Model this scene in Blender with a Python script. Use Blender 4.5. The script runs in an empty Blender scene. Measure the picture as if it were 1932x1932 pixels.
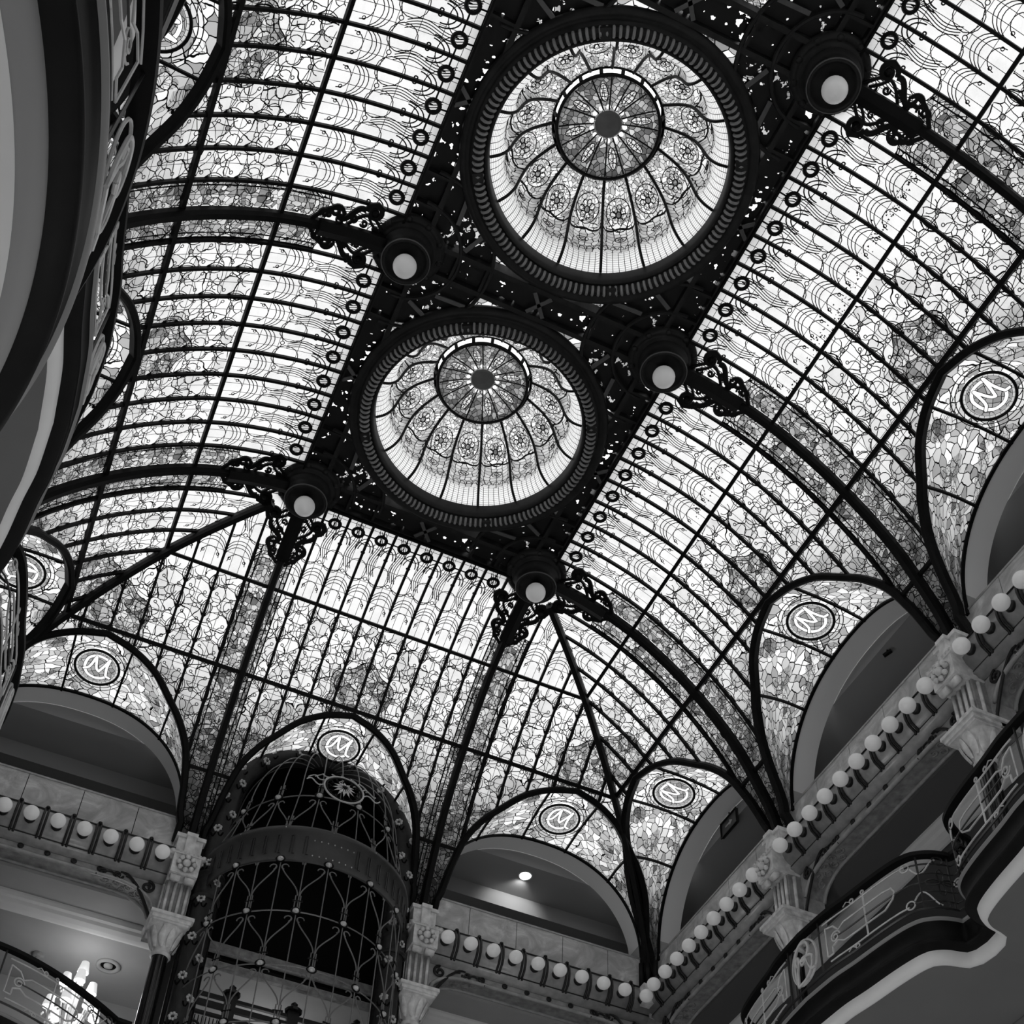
import bpy, math, random
import numpy as np
PI = math.pi
C = bpy.context.scene.collection
SC = bpy.context.scene
# ------------------------------------------------------------------ camera, sky, exposure
from mathutils import Matrix, Vector
cam_d = bpy.data.cameras.new('camera'); cam = bpy.data.objects.new('camera', cam_d); C.objects.link(cam)
_R = ((0.9134222861638059, -0.40488575560170603, 0.041560221969114484), (0.3067163268531463, 0.6176144028032852, -0.7242082188788357), (0.26755340024189644, 0.6742551255724921, 0.6883278315295864))
_M = Matrix(((_R[0][0], -_R[1][0], -_R[2][0], -3.87657), (_R[0][1], -_R[1][1], -_R[2][1], -18.20341), (_R[0][2], -_R[1][2], -_R[2][2], -14.36010), (0, 0, 0, 1)))
cam.matrix_world = _M
cam_d.sensor_fit = 'HORIZONTAL'; cam_d.sensor_width = 36.0; cam_d.lens = 2743.66 / 1932 * 36; cam_d.shift_y = 0.25
cam_d.clip_start = 0.05; cam_d.clip_end = 300
SC.camera = cam
W = bpy.data.worlds.new('sky'); SC.world = W; W.use_nodes = True
_n = W.node_tree.nodes; _bg = _n['Background']
_bg.inputs[0].default_value = (1, 1, 1, 1); _bg.inputs[1].default_value = 1.65
SC.view_settings.view_transform = 'Standard'; SC.view_settings.look = 'None'; SC.view_settings.exposure = 0.0; SC.view_settings.gamma = 1.0
SC.view_settings.use_curve_mapping = False
for _x, _y, _z, _e in ((-3, -5, -12.5, 45), (3, -5, -12.5, 30), (-3, -13, -12.5, 60), (3, -13, -12.5, 30), (0, -5.5, -6.5, 110), (0, -12.5, -6.5, 110)):   # fill lights added in the unseen lobby, some in mid-air, to brighten the walls
    _l = bpy.data.lights.new('lobby_fill_light', 'POINT'); _l.energy = _e; _l.shadow_soft_size = .7; _o = bpy.data.objects.new('lobby_fill_light', _l); C.objects.link(_o); _o.location = (_x, _y, _z)
try:
    SC.cycles.use_denoising = True
    SC.cycles.max_bounces = 8; SC.cycles.diffuse_bounces = 5; SC.cycles.glossy_bounces = 2; SC.cycles.transmission_bounces = 4; SC.cycles.transparent_max_bounces = 10
    SC.cycles.caustics_reflective = False; SC.cycles.caustics_refractive = False
except Exception: pass

# ------------------------------------------------------------------ helpers
def nrm(v):
    v = np.asarray(v, float); n = np.linalg.norm(v, axis=-1, keepdims=True); return v / np.where(n < 1e-9, 1, n)
class MB:
    """collects geometry; build() links it as ONE mesh object"""
    def __init__(s): s.V = []; s.F = []; s.n = 0; s.UV = {}
    def add(s, v, f):
        v = np.asarray(v, float).reshape(-1, 3); s.V.append(v); s.F += [tuple(i + s.n for i in q) for q in f]; s.n += len(v); return s
    def box(s, x0, x1, y0, y1, z0, z1):
        v = [(x, y, z) for z in (z0, z1) for y in (y0, y1) for x in (x0, x1)]
        return s.add(v, [(0, 2, 3, 1), (4, 5, 7, 6), (0, 1, 5, 4), (2, 6, 7, 3), (0, 4, 6, 2), (1, 3, 7, 5)])
    def grid(s, P, closed_u=False, closed_v=False):
        P = np.asarray(P, float); a, b = P.shape[:2]; f = []
        for i in range(a if closed_u else a - 1):
            for j in range(b if closed_v else b - 1):
                i2 = (i + 1) % a; j2 = (j + 1) % b
                f.append((i * b + j, i * b + j2, i2 * b + j2, i2 * b + j))
        return s.add(P.reshape(-1, 3), f)
    def sweep(s, path, prof, up=None, closed=False, caps=True):
        """prof: list of (a,b) offsets along side and up; up: vector or per-point array"""
        P = np.asarray(path, float); n = len(P)
        if closed: T = np.roll(P, -1, 0) - np.roll(P, 1, 0)
        else: T = np.gradient(P, axis=0)
        T = nrm(T)
        if up is None:
            up = np.zeros_like(P); u = np.array([0, 0, 1.]) if abs(T[0][2]) < .9 else np.array([1., 0, 0])
            for i in range(n):
                u = u - T[i] * (u @ T[i]); u = u / max(np.linalg.norm(u), 1e-9); up[i] = u
        else:
            up = np.broadcast_to(np.asarray(up, float), P.shape)
        S = nrm(np.cross(T, up)); U = nrm(np.cross(S, T))
        pr = np.asarray(prof, float)
        G = P[:, None, :] + S[:, None, :] * pr[None, :, 0:1] + U[:, None, :] * pr[None, :, 1:2]
        m = len(pr); base = s.n
        s.grid(G, closed_u=closed, closed_v=True)
        if caps and not closed:
            s.F.append(tuple(base + i for i in range(m))[::-1]); s.F.append(tuple(base + (n - 1) * m + i for i in range(m)))
        return s
    def tube(s, path, r, n=6, closed=False, up=None):
        return s.sweep(path, [(r * math.cos(2 * PI * i / n), r * math.sin(2 * PI * i / n)) for i in range(n)], up, closed)
    def bar(s, path, w, h, up=None, closed=False):
        return s.sweep(path, [(-w / 2, -h / 2), (w / 2, -h / 2), (w / 2, h / 2), (-w / 2, h / 2)], up, closed)
    def lathe(s, prof, c=(0, 0, 0), n=24, axis='z', flute=None):
        a = np.linspace(0, 2 * PI, n, endpoint=False); c = np.asarray(c, float); pr = np.asarray(prof, float)
        r = pr[:, 0][:, None] * np.ones(n); h = pr[:, 1][:, None] * np.ones(n)
        if flute is not None: r = r + flute(a)[None, :] * (pr[:, 2][:, None])
        X, Y = r * np.cos(a), r * np.sin(a)
        G = {'z': np.stack([X, Y, h], -1), 'y': np.stack([X, h, Y], -1), 'x': np.stack([h, X, Y], -1)}[axis] + c
        return s.grid(G, closed_v=True)
    def ball(s, c, r, n=10, m=6, sc=(1, 1, 1)):
        th = np.linspace(0, PI, m + 1); pr = [(r * math.sin(t), -r * math.cos(t)) for t in th]
        k = s.n; s.lathe(pr, (0, 0, 0), n); s.V[-1] = s.V[-1] * np.asarray(sc) + np.asarray(c); return s
    def build(s, name, mat, parent=None, smooth=False, uv=None, mat2=None, nf=0):
        V = np.concatenate(s.V) if s.V else np.zeros((0, 3))
        me = bpy.data.meshes.new(name); me.from_pydata(V.tolist(), [], s.F)
        if smooth: me.polygons.foreach_set('use_smooth', [True] * len(me.polygons))
        me.materials.append(mat)
        if mat2 is not None:
            me.materials.append(mat2); me.polygons.foreach_set('material_index', [0] * nf + [1] * (len(s.F) - nf))
        if uv is not None:
            l = me.uv_layers.new(name='UVMap'); vi = np.zeros(len(me.loops), int); me.loops.foreach_get('vertex_index', vi)
            l.data.foreach_set('uv', np.asarray(uv, float)[vi].ravel())
        me.update()
        o = bpy.data.objects.new(name, me); C.objects.link(o)
        if parent is not None: o.parent = parent
        return o
def thing(name, label, cat, loc=(0, 0, 0), rz=0, group=None):
    o = bpy.data.objects.new(name, None); C.objects.link(o); o.location = loc; o.rotation_euler = (0, 0, rz); o.empty_display_size = .2
    o['label'] = label; o['category'] = cat
    if group: o['group'] = group
    return o
def tag(o, label, cat, group=None):
    o['label'] = label; o['category'] = cat
    if group: o['group'] = group
    return o
def struct(name, mb, mat, loc=(0, 0, 0), rz=0, smooth=False):
    o = mb.build(name, mat, None, smooth); o.location = loc; o.rotation_euler = (0, 0, rz); o['kind'] = 'structure'; return o
def kids(o): return [c for c in bpy.data.objects if c.parent is o]
KID = {}
def dup(root, loc, rz, label, group=None):
    def cp(o, par):
        c = o.copy(); C.objects.link(c); c.parent = par
        for k in KID[o.name]: cp(k, c)
        return c
    if root.name not in KID:
        def reg(o):
            KID[o.name] = kids(o)
            for k in KID[o.name]: reg(k)
        reg(root)
    r = cp(root, None); r.location = loc; r.rotation_euler = (0, 0, rz); r['label'] = label
    if group: r['group'] = group
    return r
ORD = ['first', 'second', 'third', 'fourth', 'fifth', 'sixth', 'seventh', 'eighth', 'ninth', 'tenth', 'eleventh', 'twelfth']
def interp_smooth(xk, yk, x):
    """monotone cubic"""
    xk = np.asarray(xk, float); yk = np.asarray(yk, float); h = np.diff(xk); dl = np.diff(yk) / h; m = np.zeros(len(xk)); m[0] = dl[0]; m[-1] = dl[-1]
    for i in range(1, len(xk) - 1): m[i] = 0 if dl[i - 1] * dl[i] <= 0 else 2 * dl[i - 1] * dl[i] / (dl[i - 1] + dl[i])
    x = np.clip(np.asarray(x, float), xk[0], xk[-1]); i = np.clip(np.searchsorted(xk, x) - 1, 0, len(h) - 1); t = (x - xk[i]) / h[i]
    return (2 * t**3 - 3 * t**2 + 1) * yk[i] + (t**3 - 2 * t**2 + t) * h[i] * m[i] + (-2 * t**3 + 3 * t**2) * yk[i + 1] + (t**3 - t**2) * h[i] * m[i + 1]

# ------------------------------------------------------------------ materials
def mat_new(name):
    m = bpy.data.materials.new(name); m.use_nodes = True; nt = m.node_tree; return m, nt, nt.nodes['Principled BSDF']
def g3(v): return (v, v, v, 1)
def plain(name, v, rough=.6, spec=.3, metal=0, noise=0, nscale=6, bump=0):
    m, nt, b = mat_new(name); b.inputs['Base Color'].default_value = g3(v); b.inputs['Roughness'].default_value = rough
    b.inputs['Specular IOR Level'].default_value = spec; b.inputs['Metallic'].default_value = metal
    if noise:
        tc = nt.nodes.new('ShaderNodeTexCoord'); nz = nt.nodes.new('ShaderNodeTexNoise'); nz.inputs['Scale'].default_value = nscale; nz.inputs['Detail'].default_value = 5
        cr = nt.nodes.new('ShaderNodeValToRGB'); cr.color_ramp.elements[0].position = .3; cr.color_ramp.elements[1].position = .7
        cr.color_ramp.elements[0].color = g3(v * (1 - noise)); cr.color_ramp.elements[1].color = g3(v * (1 + noise))
        nt.links.new(tc.outputs['Object'], nz.inputs['Vector']); nt.links.new(nz.outputs['Fac'], cr.inputs['Fac']); nt.links.new(cr.outputs['Color'], b.inputs['Base Color'])
        if bump:
            bp = nt.nodes.new('ShaderNodeBump'); bp.inputs['Strength'].default_value = bump; nt.links.new(nz.outputs['Fac'], bp.inputs['Height']); nt.links.new(bp.outputs['Normal'], b.inputs['Normal'])
    return m
M_iron = plain('black_iron', .006, .5, .14, noise=.3)
M_gird = plain('girder_iron', .022, .5, .2, noise=.3)
M_trim = plain('bronze_trim', 0.11, .4, .4, noise=.2)
M_lead = plain('lead_glazing', .012, .8, .1)
M_flute = plain('fluted_bronze', .30, .4, .4)
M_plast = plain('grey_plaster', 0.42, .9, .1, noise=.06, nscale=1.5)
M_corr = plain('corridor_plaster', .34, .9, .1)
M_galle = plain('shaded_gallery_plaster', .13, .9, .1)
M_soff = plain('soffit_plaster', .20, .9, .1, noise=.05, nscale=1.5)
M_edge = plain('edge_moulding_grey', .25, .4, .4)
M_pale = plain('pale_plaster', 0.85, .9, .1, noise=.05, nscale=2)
M_frieze = plain('frieze_stone', .42, .5, .4, noise=.25, nscale=8)
M_reveal = plain('reveal_plaster', .85, .9, .1)
M_stone = plain('carved_stone', .80, .45, .45, noise=.25, nscale=9, bump=.15)
M_corn = plain('gilded_cornice', .40, .28, .8, noise=.25, nscale=7)
M_dark = plain('dark_relief', 0.3, .6, .3, noise=.35, nscale=9, bump=.3)
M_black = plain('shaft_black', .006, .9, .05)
M_globe = plain('opal_glass', 0.85, .25, .5)
for _b in (M_globe.node_tree.nodes['Principled BSDF'],): _b.inputs['Emission Color'].default_value = (1, 1, 1, 1); _b.inputs['Emission Strength'].default_value = .10  # faint glow added to the unlit globes to lift their tone
M_col = plain('polished_black_column', .008, .12, .6)
M_brass = plain('polished_brass', 0.6, .3, .5, noise=.4, nscale=30)
M_rail = plain('wrought_iron_light', .6, .4, .5, noise=.2)
M_cage = plain('cage_iron', .16, .35, .6, noise=.2)
M_railb = plain('wrought_iron_dark', 0.02, .35, .4)
M_floor = plain('marble_floor', 0.85, .35, .3, noise=.1, nscale=.5)
M_lower = plain('lower_wall', 0.8, .9, .1, noise=.05, nscale=1)

def nd(nt, t, **kw):
    n = nt.nodes.new(t)
    for k, v in kw.items():
        if k in ('op', 'operation'): n.operation = v
        else: setattr(n, k, v)
    return n
class NG:
    """tiny node-expression helper"""
    def __init__(s, nt): s.nt = nt
    def L(s, a, sock):
        if isinstance(a, (int, float)): sock.default_value = a
        else: s.nt.links.new(a, sock)
    def m(s, op, a, b=0.0, c=None, clamp=False):
        n = s.nt.nodes.new('ShaderNodeMath'); n.operation = op; n.use_clamp = clamp; s.L(a, n.inputs[0]); s.L(b, n.inputs[1])
        if c is not None: s.L(c, n.inputs[2])
        return n.outputs[0]
    def mix(s, f, a, b): # a*(1-f)+b*f
        return s.m('ADD', s.m('MULTIPLY', a, s.m('SUBTRACT', 1.0, f)), s.m('MULTIPLY', b, f))
    def lt(s, a, b): return s.m('LESS_THAN', a, b)
    def gt(s, a, b): return s.m('GREATER_THAN', a, b)
    def noise(s, vec, sc, det=2.0, rough=.5):
        n = s.nt.nodes.new('ShaderNodeTexNoise'); n.inputs['Scale'].default_value = sc; n.inputs['Detail'].default_value = det; n.inputs['Roughness'].default_value = rough; s.L(vec, n.inputs['Vector']); return n
    def vor(s, vec, sc, feat='F1', rnd=1.0):
        n = s.nt.nodes.new('ShaderNodeTexVoronoi'); n.feature = feat; n.voronoi_dimensions = '2D'; n.inputs['Scale'].default_value = sc; n.inputs['Randomness'].default_value = rnd; s.L(vec, n.inputs['Vector']); return n
    def xyz(s, x, y, z=0.0):
        n = s.nt.nodes.new('ShaderNodeCombineXYZ'); s.L(x, n.inputs[0]); s.L(y, n.inputs[1]); s.L(z, n.inputs[2]); return n.outputs[0]
def glass_base(name):
    m = bpy.data.materials.new(name); m.use_nodes = True; nt = m.node_tree; nt.nodes.clear(); g = NG(nt)
    uv = nt.nodes.new('ShaderNodeUVMap'); uv.uv_map = 'UVMap'; sp = nt.nodes.new('ShaderNodeSeparateXYZ'); nt.links.new(uv.outputs[0], sp.inputs[0])
    return m, nt, g, uv.outputs[0], sp.outputs[0], sp.outputs[1]
def glass_out(nt, g, val, lead):
    """val: grey of the glass, lead: 1 where lead came"""
    cmb = nt.nodes.new('ShaderNodeCombineColor'); [g.L(val, cmb.inputs[i]) for i in range(3)]
    tr = nt.nodes.new('ShaderNodeBsdfTranslucent'); nt.links.new(cmb.outputs[0], tr.inputs['Color'])
    df = nt.nodes.new('ShaderNodeBsdfDiffuse'); df.inputs['Color'].default_value = g3(.012)
    mx = nt.nodes.new('ShaderNodeMixShader'); g.L(lead, mx.inputs[0]); nt.links.new(tr.outputs[0], mx.inputs[1]); nt.links.new(df.outputs[0], mx.inputs[2])
    o = nt.nodes.new('ShaderNodeOutputMaterial'); nt.links.new(mx.outputs[0], o.inputs[0])
def warp(g, vec, u, v, sc, amt):
    n = g.noise(vec, sc, 2.0); s2 = g.nt.nodes.new('ShaderNodeSeparateColor'); g.nt.links.new(n.outputs['Color'], s2.inputs[0])
    return g.m('ADD', u, g.m('MULTIPLY', g.m('SUBTRACT', s2.outputs[0], .5), amt)), g.m('ADD', v, g.m('MULTIPLY', g.m('SUBTRACT', s2.outputs[1], .5), amt))
def make_vault_glass():
    # u = metres from the bay centre, v = metres along the cove from the crown; u carries +100*half-bay in none
    m, nt, g, vec, u, v = glass_base('stained_glass_vault')
    au = g.m('ABSOLUTE', u)
    # rose ornament astride the second purlin, ribbon border by the ribs, foliage near the springing
    uu = g.m('DIVIDE', u, .56); vv = g.m('DIVIDE', g.m('SUBTRACT', v, 3.22), .62)
    rr = g.m('SQRT', g.m('ADD', g.m('MULTIPLY', uu, uu), g.m('MULTIPLY', vv, vv)))
    ang = g.m('ARCTAN2', uu, vv)
    rose = g.m('SUBTRACT', rr, g.m('MULTIPLY', g.m('COSINE', g.m('MULTIPLY', ang, 6.0)), .09))
    orn = g.lt(rose, 1.0); ornl = g.lt(g.m('ABSOLUTE', g.m('SUBTRACT', rose, 1.0)), .014); ornl2 = g.lt(g.m('ABSOLUTE', g.m('SUBTRACT', rose, .88)), .012)
    brd = g.m('MULTIPLY', g.gt(au, 1.80), g.gt(v, 1.25)); brd2 = g.m('MULTIPLY', brd, g.lt(au, 2.16))
    brdl = g.m('MULTIPLY', g.gt(v, 1.25), g.lt(g.m('ABSOLUTE', g.m('SUBTRACT', au, 1.80)), .012))
    brdl2 = g.m('MULTIPLY', g.gt(v, 1.25), g.lt(g.m('ABSOLUTE', g.m('SUBTRACT', au, 1.87)), .010))
    wav = g.m('MULTIPLY', g.m('SINE', g.m('MULTIPLY', u, 7.0)), .16)
    low = g.gt(g.m('ADD', v, wav), 4.35)
    dens = g.m('MAXIMUM', g.m('MAXIMUM', orn, brd2), low)
    wu, wv = warp(g, vec, u, v, 2.2, .35)
    wvec = g.xyz(wu, wv)
    fine = g.vor(wvec, 12.0, 'DISTANCE_TO_EDGE'); finec = g.vor(wvec, 12.0)
    s1 = nt.nodes.new('ShaderNodeSeparateColor'); nt.links.new(finec.outputs['Color'], s1.inputs[0])
    crs = g.vor(wvec, 4.6, 'DISTANCE_TO_EDGE'); crsc = g.vor(wvec, 4.6)
    s2 = nt.nodes.new('ShaderNodeSeparateColor'); nt.links.new(crsc.outputs['Color'], s2.inputs[0])
    lead_f = g.lt(fine.outputs['Distance'], .055); lead_c = g.lt(crs.outputs['Distance'], .03)
    lead_c = g.m('MULTIPLY', lead_c, g.gt(v, 1.93))
    lead = g.m('MAXIMUM', g.mix(dens, lead_c, lead_f), g.m('MAXIMUM', g.m('MAXIMUM', ornl, ornl2), g.m('MAXIMUM', brdl, brdl2)))
    # grey of each cell
    vf = g.m('ADD', .10, g.m('MULTIPLY', s1.outputs[0], .46)); vc = g.m('ADD', .42, g.m('MULTIPLY', g.m('POWER', s2.outputs[0], .45), .27))
    # the cells grow greyer towards the springing in bands of tinted glass
    band = g.m('MULTIPLY', g.gt(g.m('ADD', v, g.m('MULTIPLY', s2.outputs[1], 1.6)), 4.4), .10)
    nz = g.noise(vec, 1.6, 4.0, .6)
    vc = g.mix(g.gt(v, 1.93), .60, vc)
    dirt = g.m('MULTIPLY', g.m('SUBTRACT', nz.outputs['Fac'], .5), .42)
    val = g.m('ADD', g.mix(dens, g.m('SUBTRACT', vc, band), vf), dirt, clamp=True)
    fl = g.noise(vec, 55.0, 1.0); val = g.m('MULTIPLY', val, g.m('ADD', .93, g.m('MULTIPLY', fl.outputs['Fac'], .12)))
    glass_out(nt, g, val, lead); return m
def make_dense_glass(name, sc, lo, hi, w=.05, wp=.3):
    m, nt, g, vec, u, v = glass_base(name)
    wu, wv = warp(g, vec, u, v, 2.5, wp); wvec = g.xyz(wu, wv)
    e = g.vor(wvec, sc, 'DISTANCE_TO_EDGE'); c = g.vor(wvec, sc); s1 = nt.nodes.new('ShaderNodeSeparateColor'); nt.links.new(c.outputs['Color'], s1.inputs[0])
    e2 = g.vor(wvec, sc * 2.1, 'DISTANCE_TO_EDGE'); big = g.gt(g.noise(vec, 2.2, 2.0).outputs['Fac'], .55)
    lead = g.m('MAXIMUM', g.lt(e.outputs['Distance'], w), g.m('MULTIPLY', big, g.lt(e2.outputs['Distance'], w)))
    val = g.m('ADD', lo, g.m('MULTIPLY', s1.outputs[0], hi - lo)); val = g.m('SUBTRACT', val, g.m('MULTIPLY', big, .14), clamp=True)
    glass_out(nt, g, val, lead); return m
M_vault = make_vault_glass()
M_lun = make_dense_glass('lunette_glass', 8.0, .22, .80, .05)
def make_medallion():
    m, nt, g, vec, u, v = glass_base('medallion_glass')
    e = g.vor(vec, 10.0, 'DISTANCE_TO_EDGE'); c = g.vor(vec, 10.0); s1 = nt.nodes.new('ShaderNodeSeparateColor'); nt.links.new(c.outputs['Color'], s1.inputs[0])
    def at(n): a = nt.nodes.new('ShaderNodeAttribute'); a.attribute_name = n; return a.outputs['Fac']
    dc, dm = at('letter_c'), at('letter_m')
    rad = g.m('SQRT', g.m('ADD', g.m('MULTIPLY', u, u), g.m('MULTIPLY', v, v))); rim = g.gt(rad, .295)
    inm = g.lt(dm, .021); inc = g.m('MULTIPLY', g.lt(dc, .024), g.gt(dm, .029)); let = g.m('MAXIMUM', inm, inc)
    edge = g.m('MAXIMUM', g.lt(g.m('ABSOLUTE', g.m('SUBTRACT', dm, .025)), .0045), g.m('MULTIPLY', g.gt(dm, .03), g.lt(g.m('ABSOLUTE', g.m('SUBTRACT', dc, .027)), .004)))
    lead = g.m('MAXIMUM', edge, g.m('MULTIPLY', g.m('MULTIPLY', g.m('SUBTRACT', 1.0, let), g.m('SUBTRACT', 1.0, rim)), g.lt(e.outputs['Distance'], .045)))
    bg = g.m('ADD', .16, g.m('MULTIPLY', s1.outputs[0], .2)); val = g.mix(rim, g.mix(let, bg, .9), .5)
    glass_out(nt, g, val, lead); return m
M_med = make_medallion()
def flat_glass(name, val):
    m, nt, g, vec, u, v = glass_base(name); glass_out(nt, g, val, 0.0); return m
M_white = flat_glass('white_glass', .75); M_roundel = flat_glass('roundel_glass', .85); M_tint = flat_glass('tinted_glass', .40); M_midg = flat_glass('pale_glass', .66)
def make_roundel():
    m = bpy.data.materials.new('clear_roundel'); m.use_nodes = True; nt = m.node_tree; nt.nodes.clear(); t = nt.nodes.new('ShaderNodeBsdfTransparent'); t.inputs[0].default_value = g3(.86); o = nt.nodes.new('ShaderNodeOutputMaterial'); nt.links.new(t.outputs[0], o.inputs[0]); return m
M_roundel = make_roundel()
def make_dome_glass():
    # u = panel coordinate (0..16), v = 0 at the rim .. 1 at the lantern ring
    m, nt, g, vec, u, v = glass_base('dome_glass')
    fu = g.m('SUBTRACT', g.m('FRACT', u), .5)
    def gridl(nu, nv, wu, wv):
        a = g.m('ABSOLUTE', g.m('SUBTRACT', g.m('FRACT', g.m('MULTIPLY', u, nu)), .5)); b = g.m('ABSOLUTE', g.m('SUBTRACT', g.m('FRACT', g.m('MULTIPLY', v, nv)), .5))
        return g.m('MAXIMUM', g.gt(a, .5 - wu), g.gt(b, .5 - wv))
    g1 = gridl(7.0, 40.0, .05, .06)
    sc = g.xyz(g.m('MULTIPLY', u, 1.0), g.m('MULTIPLY', v, 3.6))
    e = g.vor(sc, 5.5, 'DISTANCE_TO_EDGE', .45); c = g.vor(sc, 5.5, 'F1', .45); s1 = nt.nodes.new('ShaderNodeSeparateColor'); nt.links.new(c.outputs['Color'], s1.inputs[0])
    hx = g.lt(e.outputs['Distance'], .06)
    wu, wv = warp(g, sc, u, g.m('MULTIPLY', v, 3.6), 3.0, .3); wvec = g.xyz(wu, wv)
    e2 = g.vor(wvec, 8.0, 'DISTANCE_TO_EDGE'); c2 = g.vor(wvec, 8.0); s2 = nt.nodes.new('ShaderNodeSeparateColor'); nt.links.new(c2.outputs['Color'], s2.inputs[0])
    or_ = g.lt(e2.outputs['Distance'], .07)
    zl = g.lt(v, .24); zu = g.gt(v, .60)
    lead = g.mix(zl, g.mix(zu, hx, or_), g1)
    vm = g.m('ADD', .42, g.m('MULTIPLY', s1.outputs[0], .25)); vu = g.m('ADD', .26, g.m('MULTIPLY', s2.outputs[0], .45))
    val = g.mix(zl, g.mix(zu, vm, vu), .80)
    glass_out(nt, g, val, lead); return m
M_dome = make_dome_glass()
def make_cap():
    m, nt, g, vec, u, v = glass_base('lantern_cap_glass')
    r = g.m('SQRT', g.m('ADD', g.m('MULTIPLY', u, u), g.m('MULTIPLY', v, v))); an = g.m('ARCTAN2', v, u)
    f8 = g.m('SUBTRACT', g.m('FRACT', g.m('ADD', g.m('MULTIPLY', an, 8 / (2 * PI)), 20.25)), .5)
    tx = g.m('MULTIPLY', f8, g.m('MULTIPLY', r, 2 * PI / 8)); ty = g.m('SUBTRACT', r, .47)
    pet = g.lt(g.m('ADD', g.m('ABSOLUTE', g.m('DIVIDE', tx, .062)), g.m('POWER', g.m('ABSOLUTE', g.m('DIVIDE', ty, .15)), 1.7)), 1.0)
    f14 = g.m('SUBTRACT', g.m('FRACT', g.m('ADD', g.m('MULTIPLY', an, 14 / (2 * PI)), 20.0)), .5); bx = g.m('MULTIPLY', f14, g.m('MULTIPLY', r, 2 * PI / 14)); by = g.m('SUBTRACT', r, .235)
    bead = g.lt(g.m('ADD', g.m('MULTIPLY', bx, bx), g.m('MULTIPLY', by, by)), .033 * .033)
    e = g.vor(vec, 14.0, 'DISTANCE_TO_EDGE'); c = g.vor(vec, 14.0); s1 = nt.nodes.new('ShaderNodeSeparateColor'); nt.links.new(c.outputs['Color'], s1.inputs[0])
    lead = g.m('MULTIPLY', g.lt(e.outputs['Distance'], .06), g.m('SUBTRACT', 1.0, bead))
    bg = g.m('ADD', .10, g.m('MULTIPLY', g.m('POWER', s1.outputs[0], 2.0), .45)); val = g.mix(bead, g.mix(pet, bg, .62), .95)
    glass_out(nt, g, val, lead); return m
M_cap = make_cap()
def make_lace():
    m, nt, b = mat_new('pierced_acanthus_iron'); g = NG(nt)
    b.inputs['Base Color'].default_value = g3(.006); b.inputs['Roughness'].default_value = .7
    tc = nt.nodes.new('ShaderNodeTexCoord'); n = g.noise(tc.outputs['Object'], 9.5, 2.5, .55); n2 = g.noise(tc.outputs['Object'], 2.0, 1.0)
    hole = g.gt(g.m('ADD', n.outputs['Fac'], g.m('MULTIPLY', n2.outputs['Fac'], .35)), .795)
    tr = nt.nodes.new('ShaderNodeBsdfTransparent'); mx = nt.nodes.new('ShaderNodeMixShader'); g.L(hole, mx.inputs[0])
    nt.links.new(b.outputs[0], mx.inputs[1]); nt.links.new(tr.outputs[0], mx.inputs[2]); nt.links.new(mx.outputs[0], nt.nodes['Material Output'].inputs[0]); return m
M_lace = make_lace()
def make_marble():
    m, nt, b = mat_new('veined_marble'); g = NG(nt); tc = nt.nodes.new('ShaderNodeTexCoord')
    n = g.noise(tc.outputs['Object'], 2.2, 6.0, .62); n.inputs['Distortion'].default_value = 1.4
    cr = nt.nodes.new('ShaderNodeValToRGB'); e = cr.color_ramp.elements; e[0].position = .32; e[0].color = g3(.42); e[1].position = .68; e[1].color = g3(.92)
    x = e.new(.5); x.color = g3(.6)
    nt.links.new(n.outputs['Fac'], cr.inputs[0]); nt.links.new(cr.outputs[0], b.inputs['Base Color']); b.inputs['Roughness'].default_value = .25; b.inputs['Specular IOR Level'].default_value = .4; return m
M_marble = make_marble()
def emis(name, v, s):
    m, nt, b = mat_new(name); b.inputs['Base Color'].default_value = g3(v); b.inputs['Emission Color'].default_value = g3(1); b.inputs['Emission Strength'].default_value = s; return m
M_lamp = emis('lit_lamp', .9, 10); M_shade = emis('lit_shade', .9, .55); M_bulb = emis('lit_shade_mouth', .9, 4); M_crystal = emis('lit_crystal', .8, .12)

# ------------------------------------------------------------------ plan of the hall
XW, YW, HB = 6.44, .44, 2.22          # right/left wall faces, end wall face, half bay
RUN = 4.44
FLOOR = -16.0
PD = [0, .04, .16, .36, .70, 1.15, 1.62, 2.02, 2.60, 3.28, 3.94, 4.44]
PZ = [.2, .5, 1.05, 1.55, 2.26, 2.90, 3.42, 3.78, 4.19, 4.50, 4.68, 4.74]
_d = np.linspace(RUN, 0, 900); _z = interp_smooth(PD, PZ, _d); _t = np.concatenate([[0], np.cumsum(np.hypot(np.diff(_d), np.diff(_z)))]); TL = _t[-1]
def cove(t): return np.interp(t, _t, _d), np.interp(t, _t, _z)
def t_of_d(d): return np.interp(RUN - np.asarray(d), RUN - _d, _t)
def t_of_z(z): return np.interp(-np.asarray(z), -_z, _t)
def P3(s, t, off=0.):
    """point of the cove in wall-local axes (s along wall, w into wall, z), pushed off metres into the room"""
    s, t = np.broadcast_arrays(np.asarray(s, float), np.asarray(t, float)); d, z = cove(t); d2, z2 = cove(t + .01); d1, z1 = cove(t - .01)
    td, tz = d2 - d1, z2 - z1; l = np.hypot(td, tz) + 1e-9; nd_, nz_ = -tz / l, td / l      # towards the room and down
    return np.stack([s, -(d + nd_ * off), z + nz_ * off], -1)
def Nrm(t):
    t = np.asarray(t, float) + 0.; d2, z2 = cove(t + .01); d1, z1 = cove(t - .01); td, tz = d2 - d1, z2 - z1; l = np.hypot(td, tz) + 1e-9
    return np.stack([0 * t, tz / l, td / l], -1)
TP1, TP2, TP3 = float(t_of_d(2.64)), float(t_of_d(1.47)), float(t_of_z(1.82))
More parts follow.
